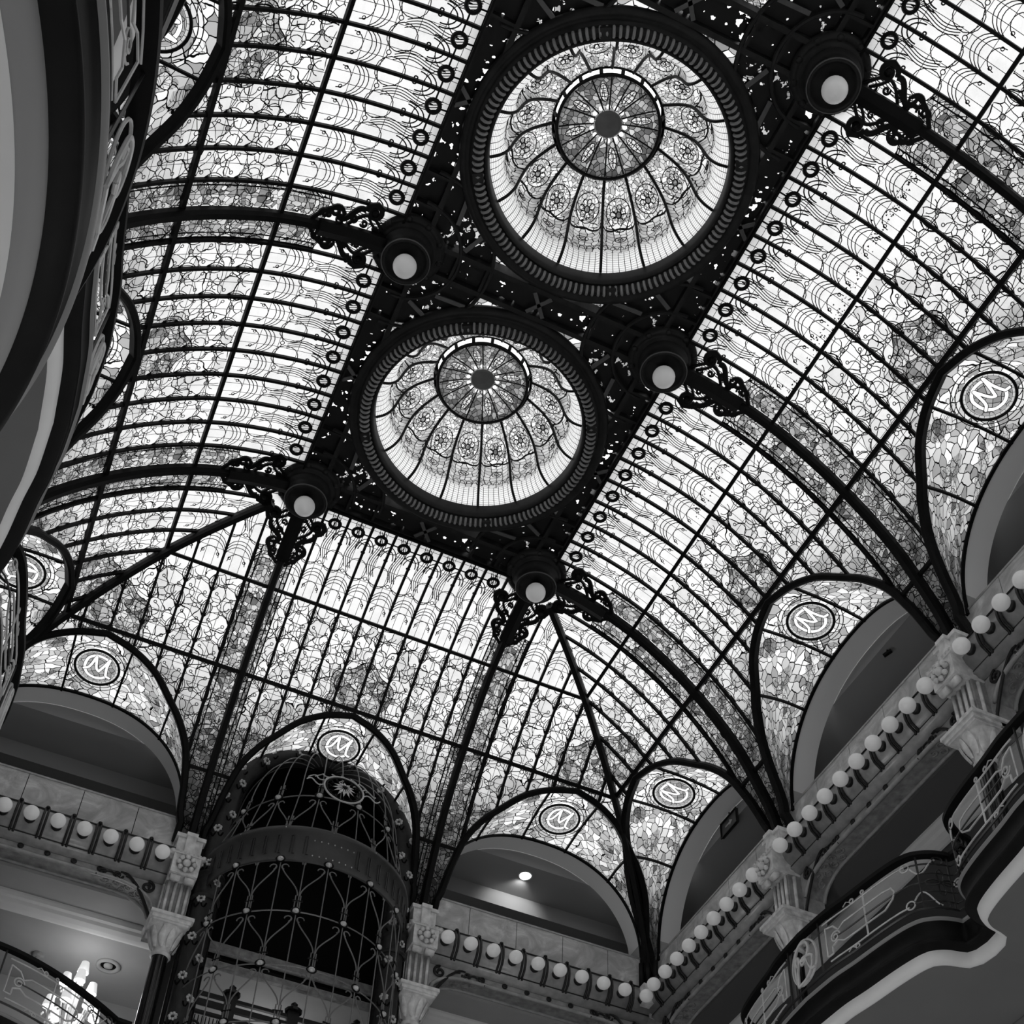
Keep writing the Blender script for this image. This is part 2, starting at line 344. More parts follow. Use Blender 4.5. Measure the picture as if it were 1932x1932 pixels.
GO = np.array([0, .42, .865, 1.35, 1.48, 1.75, 1.90, 1.98, 2.24]); GZ = np.array([3.2, 3.12, 2.95, 2.57, 2.45, 2.05, 1.5, 1.0, .5])
def G(off, hb): return interp_smooth(GO, GZ, np.abs(off) * 2.24 / hb)
def frame(side, c):   # location and z rotation of a bay whose centre is c along the wall (x for E, y for R and L)
    return {'E': ((c, YW, 0), 0.), 'R': ((XW, c, 0), -PI / 2), 'L': ((-XW, c, 0), PI / 2)}[side]
ROWS = [-4.0 - 4.44 * k for k in range(4)]
YF = ROWS[3] - 4.44
BAYS = [('E', -4.22), ('E', 0.), ('E', 4.22), ('R', -1.78), ('R', -6.22), ('R', -10.66), ('R', -15.1), ('L', -1.78), ('L', -6.22), ('L', -10.66), ('L', -15.1)]
BN = {('E', -4.22): 'end wall left of the lift', ('E', 0.): 'end wall above the lift', ('E', 4.22): 'end wall right of the lift',
      ('R', -1.78): 'right wall next to the corner', ('R', -6.22): 'right wall second from the corner', ('R', -10.66): 'right wall third from the corner', ('R', -15.1): 'right wall fourth from the corner',
      ('L', -1.78): 'left wall next to the corner', ('L', -6.22): 'left wall second from the corner', ('L', -10.66): 'left wall third from the corner', ('L', -15.1): 'left wall fourth from the corner'}

# ------------------------------------------------------------------ setting: floor, walls, corridor behind the arches
struct('floor', MB().box(-10, 10, YF - 4, 6, FLOOR - .2, FLOOR), M_floor)
struct('wall_back', MB().box(-10, 10, YF - .3, YF, FLOOR, 4.9), M_lower)
for nm, x0, x1 in (('wall_left_lower', -XW - 3.3, -XW - 3.0), ('wall_right_lower', XW + 3.0, XW + 3.3)):
    struct(nm, MB().box(x0, x1, YF, 4.2, FLOOR, 3.4), M_lower)
struct('wall_end_lower', MB().box(-10, 10, YW + 3.4, YW + 3.7, FLOOR, 3.4), M_lower)

# ------------------------------------------------------------------ stained glass of the cove
def arc(cx, cy, rx, ry, a0, a1, n=8):
    a = np.linspace(a0, a1, n); return np.stack([cx + rx * np.cos(a), cy + ry * np.sin(a)], -1)
def circ(cx, cy, r, n=12): return arc(cx, cy, r, r, 0, 2 * PI, n + 1)
def ln(*p, n=2):
    p = np.asarray(p, float)
    if n > 2:
        q = [p[0]]
        for a, b in zip(p[:-1], p[1:]): q += [a + (b - a) * k / n for k in range(1, n + 1)]
        return np.array(q)
    return p
def motif(rnd, w):
    """lead lines of one strip: a in 0..w metres across, t metres from the crown"""
    L = []
    # thin glazing grid
    for a in (w * .33, w * .67): L.append(('t', ln((a, .1), (a, TP1), n=14)))
    for t in np.arange(.32, TP1, .31): L.append(('t', ln((0, t), (w, t), n=2)))
    L.append(('t', ln((w * .5, TP1), (w * .5, TL), n=30)))
    for t in np.arange(TP1 + .24, TL, .24): L.append(('t', ln((0, t), (w, t), n=2)))
    # ribbon swags below the ring cresting
    k0 = rnd.uniform(-.02, .02)
    for k in range(4):
        t = np.linspace(.3, 1.12, 14); L.append(('l', np.stack([w * .30 + k * .035 + k0 + .055 * np.sin((t - .3) * 7.5) + (t - .3) * .10, t], -1)))
    L.append(('l', arc(0, .42, w * .5, .22, 0, PI / 2))); L.append(('l', arc(w, .42, w * .5, .22, PI / 2, PI)))
    # tripled arcs, open towards the wall
    for tc in (1.40, 1.46, 1.52): L.append(('l', arc(w / 2, tc + .16, w * .5, .24, PI, 2 * PI, 12)))
    L.append(('l', arc(w * .5, 1.72, w * .33, .16, PI, 2 * PI, 10)))
    L.append(('l', arc(0, 1.1, w * .42, .2, -PI / 2, PI / 2))); L.append(('l', arc(w, 1.1, w * .42, .2, PI / 2, 3 * PI / 2)))
    for c in ((w * .5, 1.20, .03), (w * .22, 1.66, .022), (w * .78, 1.66, .022)): L.append(('l', circ(*c)))
    L.append(('l', ln((0, 1.28), (w * .5 - .03, 1.2)))); L.append(('l', ln((w, 1.28), (w * .5 + .03, 1.2))))
    # lattice of roundels and tulips
    t0 = TP1 + .1; u = .45; j = 0
    while t0 < TL - .1:
        x = w * (.5 + .08 * (1 if j % 2 else -1))
        for c in ((x, t0 + .14, .034), (w * .22, t0 + .3, .022), (w * .80, t0 + .34, .024)): L.append(('l', circ(*c)))
        if j % 2 == 0: L.append(('d', (x, t0 + .14, .032)))
        L.append(('l', arc(x, t0 + .02, .10, .085, 0, PI, 7))); L.append(('l', ln((x - .034, t0 + .14), (w * .1, t0 + .2), (0, t0 + .32)))); L.append(('l', ln((x + .034, t0 + .14), (w * .88, t0 + .2), (w, t0 + .3))))
        L.append(('l', arc(w * .22, t0 + .42, w * .22, .1, -PI / 2, PI / 2, 7))); L.append(('l', arc(w * .80, t0 + .46, w * .2, .1, PI / 2, 3 * PI / 2, 7)))
        for k in (-2, -1, 1, 2):   # tulip on the bar
            s = 0 if k > 0 else w
            L.append(('l', np.stack([s + k * .028 * np.sin(np.linspace(.1, PI, 8)) * 1.5, np.linspace(t0 - .02, t0 + .3, 8)], -1)))
        t0 += u; j += 1
    return L
def build_section(name, hb, hip, loc, rz, label, group):
    root = thing(name, label, 'stained glass', loc, rz, group)
    n = 10; w = 2 * hb / n
    def ts(s):
        s = np.asarray(s, float); d = RUN + 0 * s if hip is None else (hb - s if hip == 'R' else hb + s)
        return t_of_d(np.clip(d, 0, 4.235))
    def te(s): return np.minimum(t_of_z(G(s, hb)), TL)
    for i in range(n):
        s0 = -hb + i * w; S = np.linspace(s0, s0 + w, 7); a = ts(S); b = np.maximum(te(S), a)
        if (b - a).max() < .05: continue
        q = np.linspace(0, 1, 37); T = a[:, None] + (b - a)[:, None] * q[None, :]; SS = S[:, None] + 0 * T
        g = MB().grid(P3(SS, T)); uv = np.stack([SS, T], -1).reshape(-1, 2)
        p = g.build('glass_panel', M_vault, root, True, uv)
        # lead cames
        rnd = random.Random(i * 7 + 3); mb = MB(); db = MB()
        for kind, pl in motif(rnd, w):
            if kind == 'd':
                cx, cy, r = pl; s = s0 + cx
                if ts(s) + .05 < cy < te(s) - .05:
                    c = circ(cx, cy, r, 10)[:-1]; db.add(P3(s0 + c[:, 0], c[:, 1], .006), [tuple(range(10))])
                continue
            ww = .0125 if kind == 'l' else .008
            s = s0 + np.clip(pl[:, 0], 0, w); t = pl[:, 1]; ok = (t > ts(s)) & (t < te(s))
            if len(s) < 2: continue
            tg = np.gradient(np.stack([s, t], -1), axis=0); tg = nrm(tg); pr = np.stack([-tg[:, 1], tg[:, 0]], -1) * ww / 2
            A = P3(s + pr[:, 0], t + pr[:, 1], .012); B = P3(s - pr[:, 0], t - pr[:, 1], .012)
            k = 0
            while k < len(s):
                if ok[k]:
                    e = k
                    while e + 1 < len(s) and ok[e + 1]: e += 1
                    if e > k: mb.grid(np.stack([A[k:e + 1], B[k:e + 1]], 1))
                    k = e + 1
                else: k += 1
        if mb.n:
            nf = len(mb.F)
            if db.n: mb.add(np.concatenate(db.V), db.F)
            mb.build('lead_glazing', M_lead, p, uv=np.zeros((mb.n, 2)), mat2=M_tint, nf=nf)
    for i in range(1, n):
        s = -hb + i * w; a, b = float(ts(s)), float(te(s))
        if b - a < .15: continue
        t = np.linspace(a, b, 26); MB().bar(P3(s + 0 * t, t, .03), .042, .05, Nrm(t)).build('glazing_bar', M_iron, root)
    for tp, ww in ((TP1, .055), (TP2, .07), (TP3, .05)):
        d, z = cove(tp); lo, hi = -hb, hb
        if hip == 'R': hi = hb - d
        if hip == 'L': lo = -hb + d
        S = np.linspace(lo, hi, 60); ok = te(S) > tp - .02; k = 0
        while k < 60:
            if ok[k]:
                e = k
                while e + 1 < 60 and ok[e + 1]: e += 1
                if e > k + 1: MB().bar(P3(S[[k, e]], tp + 0 * S[[k, e]], .04), ww, .06, Nrm(tp + 0 * S[[k, e]])).build('purlin', M_iron, root)
                k = e + 1
            else: k += 1
    return root
SG = 'stained glass sections of the vault'
sec = {}
def lab_sec(b): return 'curved stained glass section of the vault, ' + BN[b]
for b in BAYS:
    side, c = b; loc, rz = frame(side, c)
    kind = ('M' if b == ('E', 0.) else 'HR' if b in (('E', 4.22), ('L', -1.78)) else 'HL' if b in (('E', -4.22), ('R', -1.78)) else 'F')
    if kind not in sec: sec[kind] = build_section('stained_glass_vault', 2.0 if kind == 'M' else HB, {'M': None, 'F': None, 'HR': 'R', 'HL': 'L'}[kind], loc, rz, lab_sec(b), SG)
    else: dup(sec[kind], loc, rz, lab_sec(b), SG)
# the rest of the roof behind the camera, plain
mb = MB(); t = np.linspace(0, TL, 20); d, z = cove(t); half = 2.0 + RUN - d
mb.grid(np.stack([np.stack([-half, YF + d, z], -1), np.stack([half, YF + d, z], -1)], 1))
for sg in (-1, 1):
    mb.grid(np.stack([np.stack([sg * (XW - d), 0 * d + ROWS[3], z], -1), np.stack([sg * (XW - d), YF + d, z], -1)], 1))
o = mb.build('ceiling_far', M_white, None, True, np.zeros((mb.n, 2))); o['kind'] = 'structure'

rnd = random.Random(11); mb = MB()
for i in range(420):
    q = rnd.random(); s = -2.0 + q * 6.2; t = 1.80 - abs(rnd.gauss(0, .10)) - .12 * math.sin(q * 9); r = rnd.uniform(.008, .022); a = rnd.uniform(0, PI)
    c = np.array([(s + r * math.cos(a + k * 2.1) * rnd.uniform(.6, 1.4), t + r * math.sin(a + k * 2.1)) for k in range(3)]); mb.add(P3(c[:, 0], c[:, 1], .008), [(0, 1, 2)])
o = mb.build('leaf_litter', M_lead); o.location, o.rotation_euler = (XW, -8.44, 0), (0, 0, -PI / 2); o['kind'] = 'stuff'; tag(o, 'dark specks of leaf litter on the right-hand glass along the upper purlin', 'leaf litter')

# ------------------------------------------------------------------ ribs, hips, groin arches
def curve_rib(name, pts, ups, w, h, loc, rz, label, group):
    prof = [(-w / 2, 0), (-w / 2, h * .55), (-w * .32, h), (w * .32, h), (w / 2, h * .55), (w / 2, 0)]
    o = MB().sweep(pts, prof, ups).build(name, M_iron, None); o.location = loc; o.rotation_euler = (0, 0, rz); tag(o, label, 'vault rib', group); return o
t = np.linspace(.25, float(t_of_z(.58)), 40)
RIBS = [('E', -2., 'on the end wall left of the lift cage'), ('E', 2., 'on the end wall right of the lift cage')] + [(s, y, '%s wall, %s from the end wall' % ({'R': 'right', 'L': 'left'}[s], ORD[k])) for s in 'RL' for k, y in enumerate(ROWS[:3])]
rib0 = None
for side, c, txt in RIBS:
    loc, rz = frame(side, c); lb = 'thick curved rib of the vault, ' + txt
    if rib0 is None: rib0 = curve_rib('vault_rib', P3(0 * t, t, .02), Nrm(t), .125, .15, loc, rz, lb, 'main ribs of the vault')
    else: dup(rib0, loc, rz, lb)
td = np.linspace(.45, float(t_of_z(.58)), 40); d, z = cove(td)
hipn = np.stack([0 * d, 0 * d, 0 * d - 1.], -1)
for sg, nm in ((1, 'right'), (-1, 'left')):
    P = np.stack([sg * (XW - d), YW - d, z - .02], -1); o = MB().sweep(P, [(-.06, 0), (-.06, .09), (-.04, .15), (.04, .15), (.06, .09), (.06, 0)], hipn).build('hip_rib', M_iron); tag(o, 'black diagonal hip rib running down to the %s end corner' % nm, 'vault rib', 'hip ribs')
def groin_pts(hb, n=61):
    q = np.linspace(-1, 1, n); q = np.sign(q) * (1 - (1 - np.abs(q)) ** 1.8); s = q * 2.02 * hb / 2.24; return s, t_of_z(G(s, hb))
gro = {}
for b in BAYS:
    side, c = b; hb = 2.0 if b == ('E', 0.) else HB; loc, rz = frame(side, c); lb = 'black arched rib around the medallion, ' + BN[b]
    if hb not in gro:
        s, tt = groin_pts(hb); P = P3(s, tt, .07); P = np.concatenate([[[s[0], -.04, .58]], P, [[s[-1], -.04, .58]]]); N = Nrm(np.concatenate([[tt[0]], tt, [tt[-1]]]))
        o = MB().sweep(P, [(-.055, -.08), (-.055, .03), (-.03, .06), (.03, .06), (.055, .03), (.055, -.08)], N).build('groin_arch', M_iron); o.location = loc; o.rotation_euler = (0, 0, rz); tag(o, lb, 'arch rib', 'groin arches'); gro[hb] = o
    else: dup(gro[hb], loc, rz, lb)

# ------------------------------------------------------------------ lunettes with monogram medallions
def wall_arch(hb, n=61):
    a = np.linspace(PI, 0, n); k = hb / 2.24; c, s_ = np.cos(a), np.sin(a); e = 2 / 2.25
    return np.stack([2.0 * k * np.sign(c) * np.abs(c) ** e, 0 * a, 1.0 + 2.06 * np.abs(s_) ** e], -1)
def resample(P, n):
    l = np.concatenate([[0], np.cumsum(np.linalg.norm(np.diff(P, axis=0), axis=1))]); q = np.linspace(0, l[-1], n); return np.stack([np.interp(q, l, P[:, k]) for k in range(3)], -1)
LET_C = .84 * np.array([(.20 + .0, .21), (.12, .265), (.0, .285), (-.13, .24), (-.215, .13), (-.235, -.02), (-.20, -.15), (-.11, -.245), (.02, -.275), (.13, -.245), (.21, -.17)])
LET_M = [np.array([(-.20, -.10), (-.13, -.05), (-.05, .21)]), np.array([(-.05, .21), (.0, -.04), (.04, -.08)]), np.array([(.04, -.08), (.10, .05), (.17, .23)]), np.array([(.17, .23), (.15, .05), (.17, -.13), (.24, -.16)])]
def flat_ribbon(mb, pts, w, z, tf, n=5):
    P = np.asarray(pts, float); l = np.concatenate([[0], np.cumsum(np.linalg.norm(np.diff(P, axis=0), axis=1))]); q = np.linspace(0, l[-1], max(3, n * (len(P) - 1)))
    S = np.stack([interp_smooth(l, P[:, k], q) for k in range(2)], -1); T = nrm(np.gradient(S, axis=0)); N = np.stack([-T[:, 1], T[:, 0]], -1) * w / 2
    mb.grid(np.stack([tf(S + N, z), tf(S - N, z)], 1))
def build_lunette(hb, loc, rz, label):
    root = thing('lunette_vault', label, 'stained glass', loc, rz, 'lunettes with monogram medallions')
    s, tt = groin_pts(hb); Gp = resample(P3(s, tt), 61); Wp = resample(wall_arch(hb), 61)
    r = np.linspace(0, 1, 9); P = Wp[:, None, :] * (1 - r[None, :, None]) + Gp[:, None, :] * r[None, :, None]
    P[:, :, 2] += .05 * np.sin(PI * r)[None, :]
    r = np.linspace(0, 1, 41); n2 = 161; Gp2 = resample(P3(s, tt), n2); Wp2 = resample(wall_arch(hb), n2)
    P2 = Wp2[:, None, :] * (1 - r[None, :, None]) + Gp2[:, None, :] * r[None, :, None]; P2[:, :, 2] += .05 * np.sin(PI * r)[None, :]
    uv = np.stack([np.linspace(-3, 3, n2)[:, None] + 0 * r[None, :], 0 * Wp2[:, 0][:, None] + 1.5 * r[None, :]], -1).reshape(-1, 2)
    mb = MB().grid(P2); ca = (Wp[30] + Gp[30]) / 2; FV = P2.reshape(-1, 3)
    mb.F = [f for f in mb.F if math.hypot(*(FV[list(f)].mean(0) - ca)[:2]) > .35]
    gp = mb.build('glass_panel', M_lun, root, True, uv)
    for off in (-1.33, -.44, .44, 1.33):
        k = int(np.argmin(np.abs(Wp[:, 0] - off * hb / 2.24))); MB().bar(P[k] - [0, 0, .03], .035, .04).build('glazing_bar', M_iron, root)
    MB().bar(Wp - [0, .02, .0], .05, .05, (0, 1, 0)).build('edge_bead', M_iron, root)
    # medallion disc hung under the crown
    a = P[30, 0]; b = P[30, -1]; dirw = nrm(b - a); cen = a + (b - a) * .50 - np.array([0, 0, .035])
    ex = np.array([1., 0, 0]); ey = dirw; ez = np.cross(ex, ey)
    if ez[2] > 0: ez = -ez
    def tf(S, z): S = np.asarray(S, float); return cen + S[..., 0:1] * ex + S[..., 1:2] * ey + z * ez
    R = .36; cc = circ(0, 0, 1, 40)[:-1]
    rr_ = np.linspace(.0, R + .012, 44)[1:]; aa_ = np.linspace(0, 2 * PI, 120, endpoint=False); S2 = np.stack([rr_[:, None] * np.cos(aa_), rr_[:, None] * np.sin(aa_)], -1)
    md = MB().grid(tf(S2, 0), closed_v=True); md.add(tf(np.zeros((1, 2)), 0), []); k0 = md.n - 1; md.F += [(k0, j, (j + 1) % 120) for j in range(120)]
    S2 = np.concatenate([S2.reshape(-1, 2), [[0, 0]]])
    disc = md.build('medallion', M_med, root, uv=S2)
    def sdf(strokes):
        best = np.full(len(S2), 9.)
        for st in strokes:
            Pk = np.asarray(st, float); l = np.concatenate([[0], np.cumsum(np.linalg.norm(np.diff(Pk, axis=0), axis=1))]); q = np.linspace(0, l[-1], 60); C_ = np.stack([interp_smooth(l, Pk[:, k], q) for k in range(2)], -1)
            best = np.minimum(best, np.linalg.norm(S2[:, None, :] - C_[None], axis=-1).min(1))
        return best
    for nm, st in (('letter_c', [LET_C]), ('letter_m', LET_M)):
        at = disc.data.attributes.new(nm, 'FLOAT', 'POINT'); at.data.foreach_set('value', sdf(st).astype(np.float32))
    rg = MB(); rg.tube(tf(cc * R, .01), .022, 8, True); rg.build('medallion_ring', M_iron, disc)
    lg = MB(); lg.grid(np.stack([tf(cc * (R - .052), .004), tf(cc * (R - .06), .004)], 1), closed_u=True)
    for k in range(28):
        aa = 2 * PI * k / 28; e = np.array([math.cos(aa), math.sin(aa)]); lg.add(tf(np.array([e * R, e * (R - .055), e * (R - .055) + [-e[1] * .006, e[0] * .006], e * R + [-e[1] * .006, e[0] * .006]]), .004), [(0, 1, 2, 3)])
    lg.build('lead_glazing', M_lead, disc)
    # concentric border of small panes around the medallion
    bb = MB()
    for rr in (.44, .50): bb.tube(tf(cc * rr, -.01), .007, 4, True)
    bb.build('lead_border', M_lead, root)
    return root
lun = {}
for b in BAYS:
    side, c = b; hb = 2.0 if b == ('E', 0.) else HB; loc, rz = frame(side, c); lb = 'stained glass lunette with CM medallion, ' + BN[b]
    if hb not in lun: lun[hb] = build_lunette(hb, loc, rz, lb)
    else: dup(lun[hb], loc, rz, lb)

# ------------------------------------------------------------------ girders of the flat crown
ZG = 4.74
def girder(name, x0, x1, y0, y1, label, along):
    cx, cy = (x0 + x1) / 2, (y0 + y1) / 2; root = thing(name, label, 'girder', (cx, cy, ZG), 0, 'ceiling girders')
    hx, hy = (x1 - x0) / 2, (y1 - y0) / 2
    MB().box(-hx + .03, hx - .03, -hy + .03, hy - .03, .10, .115).build('pierced_panel', M_lace, root)
    for sg in (-1, 1):
        f = MB()
        if along == 'y': f.box(sg * hx - .035, sg * hx + .035, -hy, hy, -.03, .22)
        else: f.box(-hx, hx, sg * hy - .035, sg * hy + .035, -.03, .22)
        f.build('flange', M_gird, root)
    # crossed straps at mid-length
    for sg in (-1, 1):
        p = [(-.16, -.13 * sg, -.02), (.16, .13 * sg, -.02)] if along == 'y' else [(-.13 * sg, -.16, -.02), (.13 * sg, .16, -.02)]
        MB().bar(np.array(p), .055, .02, (0, 0, 1)).build('strap', M_trim, root)
    ln_ = hy if along == 'y' else hx
    for q in (-ln_ + .95, -ln_ + .5, ln_ - .5, ln_ - .95):
        f = MB()
        if along == 'y': f.box(-hx, hx, q - .02, q + .02, -.02, .12)
        else: f.box(q - .02, q + .02, -hy, hy, -.02, .12)
        f.build('cross_bar', M_gird, root)
    return root
for k in range(3):
    for sg, nm in ((-1, 'left'), (1, 'right')):
        girder('girder', sg * 2.0 - .19, sg * 2.0 + .19, ROWS[k + 1] + .19, ROWS[k] - .19, 'long pierced girder, %s of the %s dome from the end wall' % (nm, ORD[k]), 'y')
for k in range(4):
    girder('girder', -1.81, 1.81, ROWS[k] - .21, ROWS[k] + .21, 'black pierced cross girder, %s from the end wall' % ORD[k], 'x')

# quarter-ring lace plates in the corners, and the pale glass between girders and domes
YC = [(ROWS[k] + ROWS[k + 1]) / 2 for k in range(3)]
for k in range(3):
    a = np.linspace(0, 2 * PI, 97); sq = 1 / np.maximum(np.abs(np.cos(a)) / 1.81, np.abs(np.sin(a)) / 2.01)
    inner = np.stack([1.7 * np.cos(a), 1.7 * np.sin(a), 0 * a + .2], -1); outer = np.stack([sq * np.cos(a), sq * np.sin(a), 0 * a + .2], -1)
    mb = MB().grid(np.stack([inner, outer], 1)); uv = np.stack([np.concatenate([inner, outer], 1).reshape(-1, 3)[:, 0], np.concatenate([inner, outer], 1).reshape(-1, 3)[:, 1]], -1)
    o = mb.build('crown_glass', M_lun, None, uv=uv); o.location = (0, YC[k], ZG); tag(o, 'flat pale glass field framing the %s dome from the end wall' % ORD[k], 'stained glass', 'crown glass')
    for sx, nx in ((-1, 'left'), (1, 'right')):
        for sy, ny in ((1, 'far'), (-1, 'near')):
            root = thing('corner_tracery', 'leafy iron tracery, %s %s corner of the %s dome bay from the end wall' % (ny, nx, ORD[k]), 'tracery', (sx * 2.0, YC[k] + sy * 2.22, ZG), 0, 'corner tracery')
            aa = np.linspace(.0, PI / 2, 25); q = np.stack([-sx * np.cos(aa), -sy * np.sin(aa)], -1)
            mb = MB().grid(np.stack([np.concatenate([q * .40, 0 * q[:, :1] + .09], -1), np.concatenate([q * 1.2, 0 * q[:, :1] + .09], -1)], 1)); mb.build('pierced_plate', M_lace, root)
            for r_ in (.74, 1.20):
                MB().tube(np.concatenate([q * r_, 0 * q[:, :1] - .01], -1), .030, 6).build('arc_rib', M_gird, root)
            for ang in (.34, .66):
                e = np.array([-sx * math.cos(ang * PI / 2), -sy * math.sin(ang * PI / 2)]); f = np.array([-e[1], e[0]]) * .12
                MB().bar(np.array([[*(e * .78 + f), .0], [*(e * 1.15 - f), .0]]), .06, .02, (0, 0, 1)).build('strap', M_trim, root)

# ------------------------------------------------------------------ ring cresting along the girders
def build_cresting(nn, pitch, loc, rz, label):
    root = thing('ring_cresting', label, 'cresting', loc, rz, 'ring crestings')
    MB().box(-2.22, 2.22, .17, .20, -.09, .0).build('rail', M_iron, root)
    for i in range(nn):
        s = (i - (nn - 1) / 2) * pitch; y = -.03
        rg = MB().tube(np.concatenate([circ(0, 0, .085, 20)[:-1], np.zeros((20, 1))], 1) + [s, y, -.1], .029, 6, True)
        rg.tube([(s + .085, y, -.1), (s + pitch - .085, y, -.1)], .013, 5)
        rg.tube([(s - .0, y + .085, -.1), (s, .19, -.06)], .012, 5)
        r_ = rg.build('ring', M_iron, root)
        cc = circ(0, 0, .075, 18)[:-1]; g = MB().add(np.concatenate([cc, np.zeros((18, 1))], 1) + [s, y, -.1], [tuple(range(18))]); g.build('glass_roundel', M_roundel, r_, uv=np.zeros((18, 2)))
        sc = MB()
        for sg in (-1, 1):
            for r1 in (.145, .20):
                e = np.linspace(0, PI / 2, 8); sc.tube(np.stack([s + sg * (.222 - r1 * np.cos(e) * .85), y - .30 + r1 * 1.25 * np.sin(e), -.1 - .02 * np.cos(e)], -1), .009, 4)
            e = np.linspace(0, 5.2, 10); sc.tube(np.stack([s + sg * (.19 + .018 * np.cos(e)), y - .33 + .022 * np.sin(e), -.13 + 0 * e], -1), .010, 4)
        sc.build('scroll', M_iron, r_)
    return root
cr0 = None
for sg, nm, rz in ((1, 'right', -PI / 2), (-1, 'left', PI / 2)):
    for k in range(3):
        loc = (sg * 2.38, YC[k], ZG); lb = 'row of small glass rings, %s of the %s dome from the end wall' % (nm, ORD[k])
        # in this frame -y points away from the girder
        r_ = PI / 2 if sg > 0 else -PI / 2
        cr0 = build_cresting(8, .444, loc, r_, lb) if cr0 is None else dup(cr0, loc, r_, lb)
build_cresting(8, .40, (0, ROWS[0] + .40, ZG), PI, 'row of small glass rings edging the end cross girder facing the lift')

# ------------------------------------------------------------------ pendant boss lamps and scroll brackets
def build_pendant(loc, label):
    root = thing('pendant_lamp', label, 'ceiling lamp', loc, 0, 'pendant boss lamps')
    MB().lathe([(.02, .06), (.50, .06), (.52, .0), (.50, -.06), (.44, -.085), (.42, -.06), (.40, -.10), (.36, -.12)], n=40).build('rose_plate', M_gird, root, True)
    for i in range(10): MB().ball((.46 * math.cos(i * PI / 5), .46 * math.sin(i * PI / 5), -.07), .05, 8, 5, (1, 1, .6)).build('leaf_ornament', M_gird, root, True)
    MB().lathe([(.36, -.10), (.37, -.16), (.33, -.2), (.31, -.3), (.335, -.36), (.33, -.395), (.30, -.40), (.285, -.37), (.27, -.30), (.2, -.26), (.02, -.25)], n=36).build('cup', M_gird, root, True)
    MB().lathe([(.315, -.385), (.335, -.40), (.345, -.385), (.335, -.37)], n=36).build('cup_lip', M_trim, root, True)
    MB().ball((0, 0, -.51), .165, 24, 14).build('globe', M_globe, root, True)
    MB().lathe([(.06, -.25), (.075, -.36), (.02, -.40)], n=12).build('socket', M_iron, root, True)
    return root
pen0 = None
for k in range(4):
    for sg, nm in ((-1, 'left'), (1, 'right')):
        loc = (sg * 2.0, ROWS[k], ZG); lb = 'round black pendant globe lamp, %s girder, %s row from the end wall' % (nm, ORD[k])
        pen0 = build_pendant(loc, lb) if pen0 is None else dup(pen0, loc, 0, lb)
def spiral(cx, cy, r0, turns, a0, sg, n=22):
    q = np.linspace(0, 1, n); a = a0 + sg * q * turns * 2 * PI; r = r0 * (1 - .82 * q); return np.stack([cx + r * np.cos(a), cy + r * np.sin(a)], -1)
def build_bracket(loc, rz, label):
    """pierced scroll ornament astride the top of a rib; s across the rib, t down the cove"""
    root = thing('scroll_bracket', label, 'scroll bracket', loc, rz, 'scroll brackets on the ribs')
    t = np.linspace(.35, 1.35, 14); MB().sweep(P3(0 * t, t, .1), [(-.11, 0), (-.11, .08), (0, .14), (.11, .08), (.11, 0)], Nrm(t)).build('spine', M_iron, root)
    for sg in (-1, 1):
        mb = MB()
        def add(pl, r=.026):
            pl = np.asarray(pl, float); N = Nrm(pl[:, 1]); mb.bar(P3(pl[:, 0], pl[:, 1], .07), r * 2, .035, N)
        add(spiral(sg * .36, .62, .13, 1.4, PI / 2 if sg > 0 else PI / 2, -sg), .034)
        add([(sg * .36, .75), (sg * .46, .72), (sg * .50, .62), (sg * .44, .5)], .022)
        q = np.linspace(0, 1, 14); add(np.stack([sg * (.36 - .16 * np.sin(q * PI / 2) + .06 * np.sin(q * PI * 2)), .75 + .36 * q], -1), .036)
        add(spiral(sg * .24, 1.14, .10, 1.2, -PI / 2, sg), .024)
        add(np.stack([sg * (.23 * (1 - q) ** 1.5 + .06 + .10 * np.sin(q * PI)), 1.08 + .37 * q], -1), .026)
        add(spiral(sg * .17, 1.30, .07, 1.1, PI / 2, -sg), .018)
        add(np.stack([sg * (.08 + .22 * np.sin(q * PI)), .40 + .55 * q], -1), .02)
        add(spiral(sg * .2, .88, .055, 1.2, 0, sg), .016)
        for k in range(5):
            add(spiral(sg * (.12 + .05 * (k % 3)), .55 + .17 * k, .055, 1.2, k, sg), .014)
        add([(sg * .1, .5), (sg * .2, .62), (sg * .30, .70)], .018); add([(sg * .05, 1.0), (sg * .16, 1.05), (sg * .26, 1.02)], .018)
        mb.ball(P3(np.array([sg * .36]), np.array([.62]), .08)[0], .06, 8, 6)
        mb.build('scroll', M_iron, root)
    return root
br0 = None
for side, c, txt in RIBS:
    loc, rz = frame(side, c); lb = 'black scrollwork atop the rib, ' + txt
    br0 = build_bracket(loc, rz, lb) if br0 is None else dup(br0, loc, rz, lb)

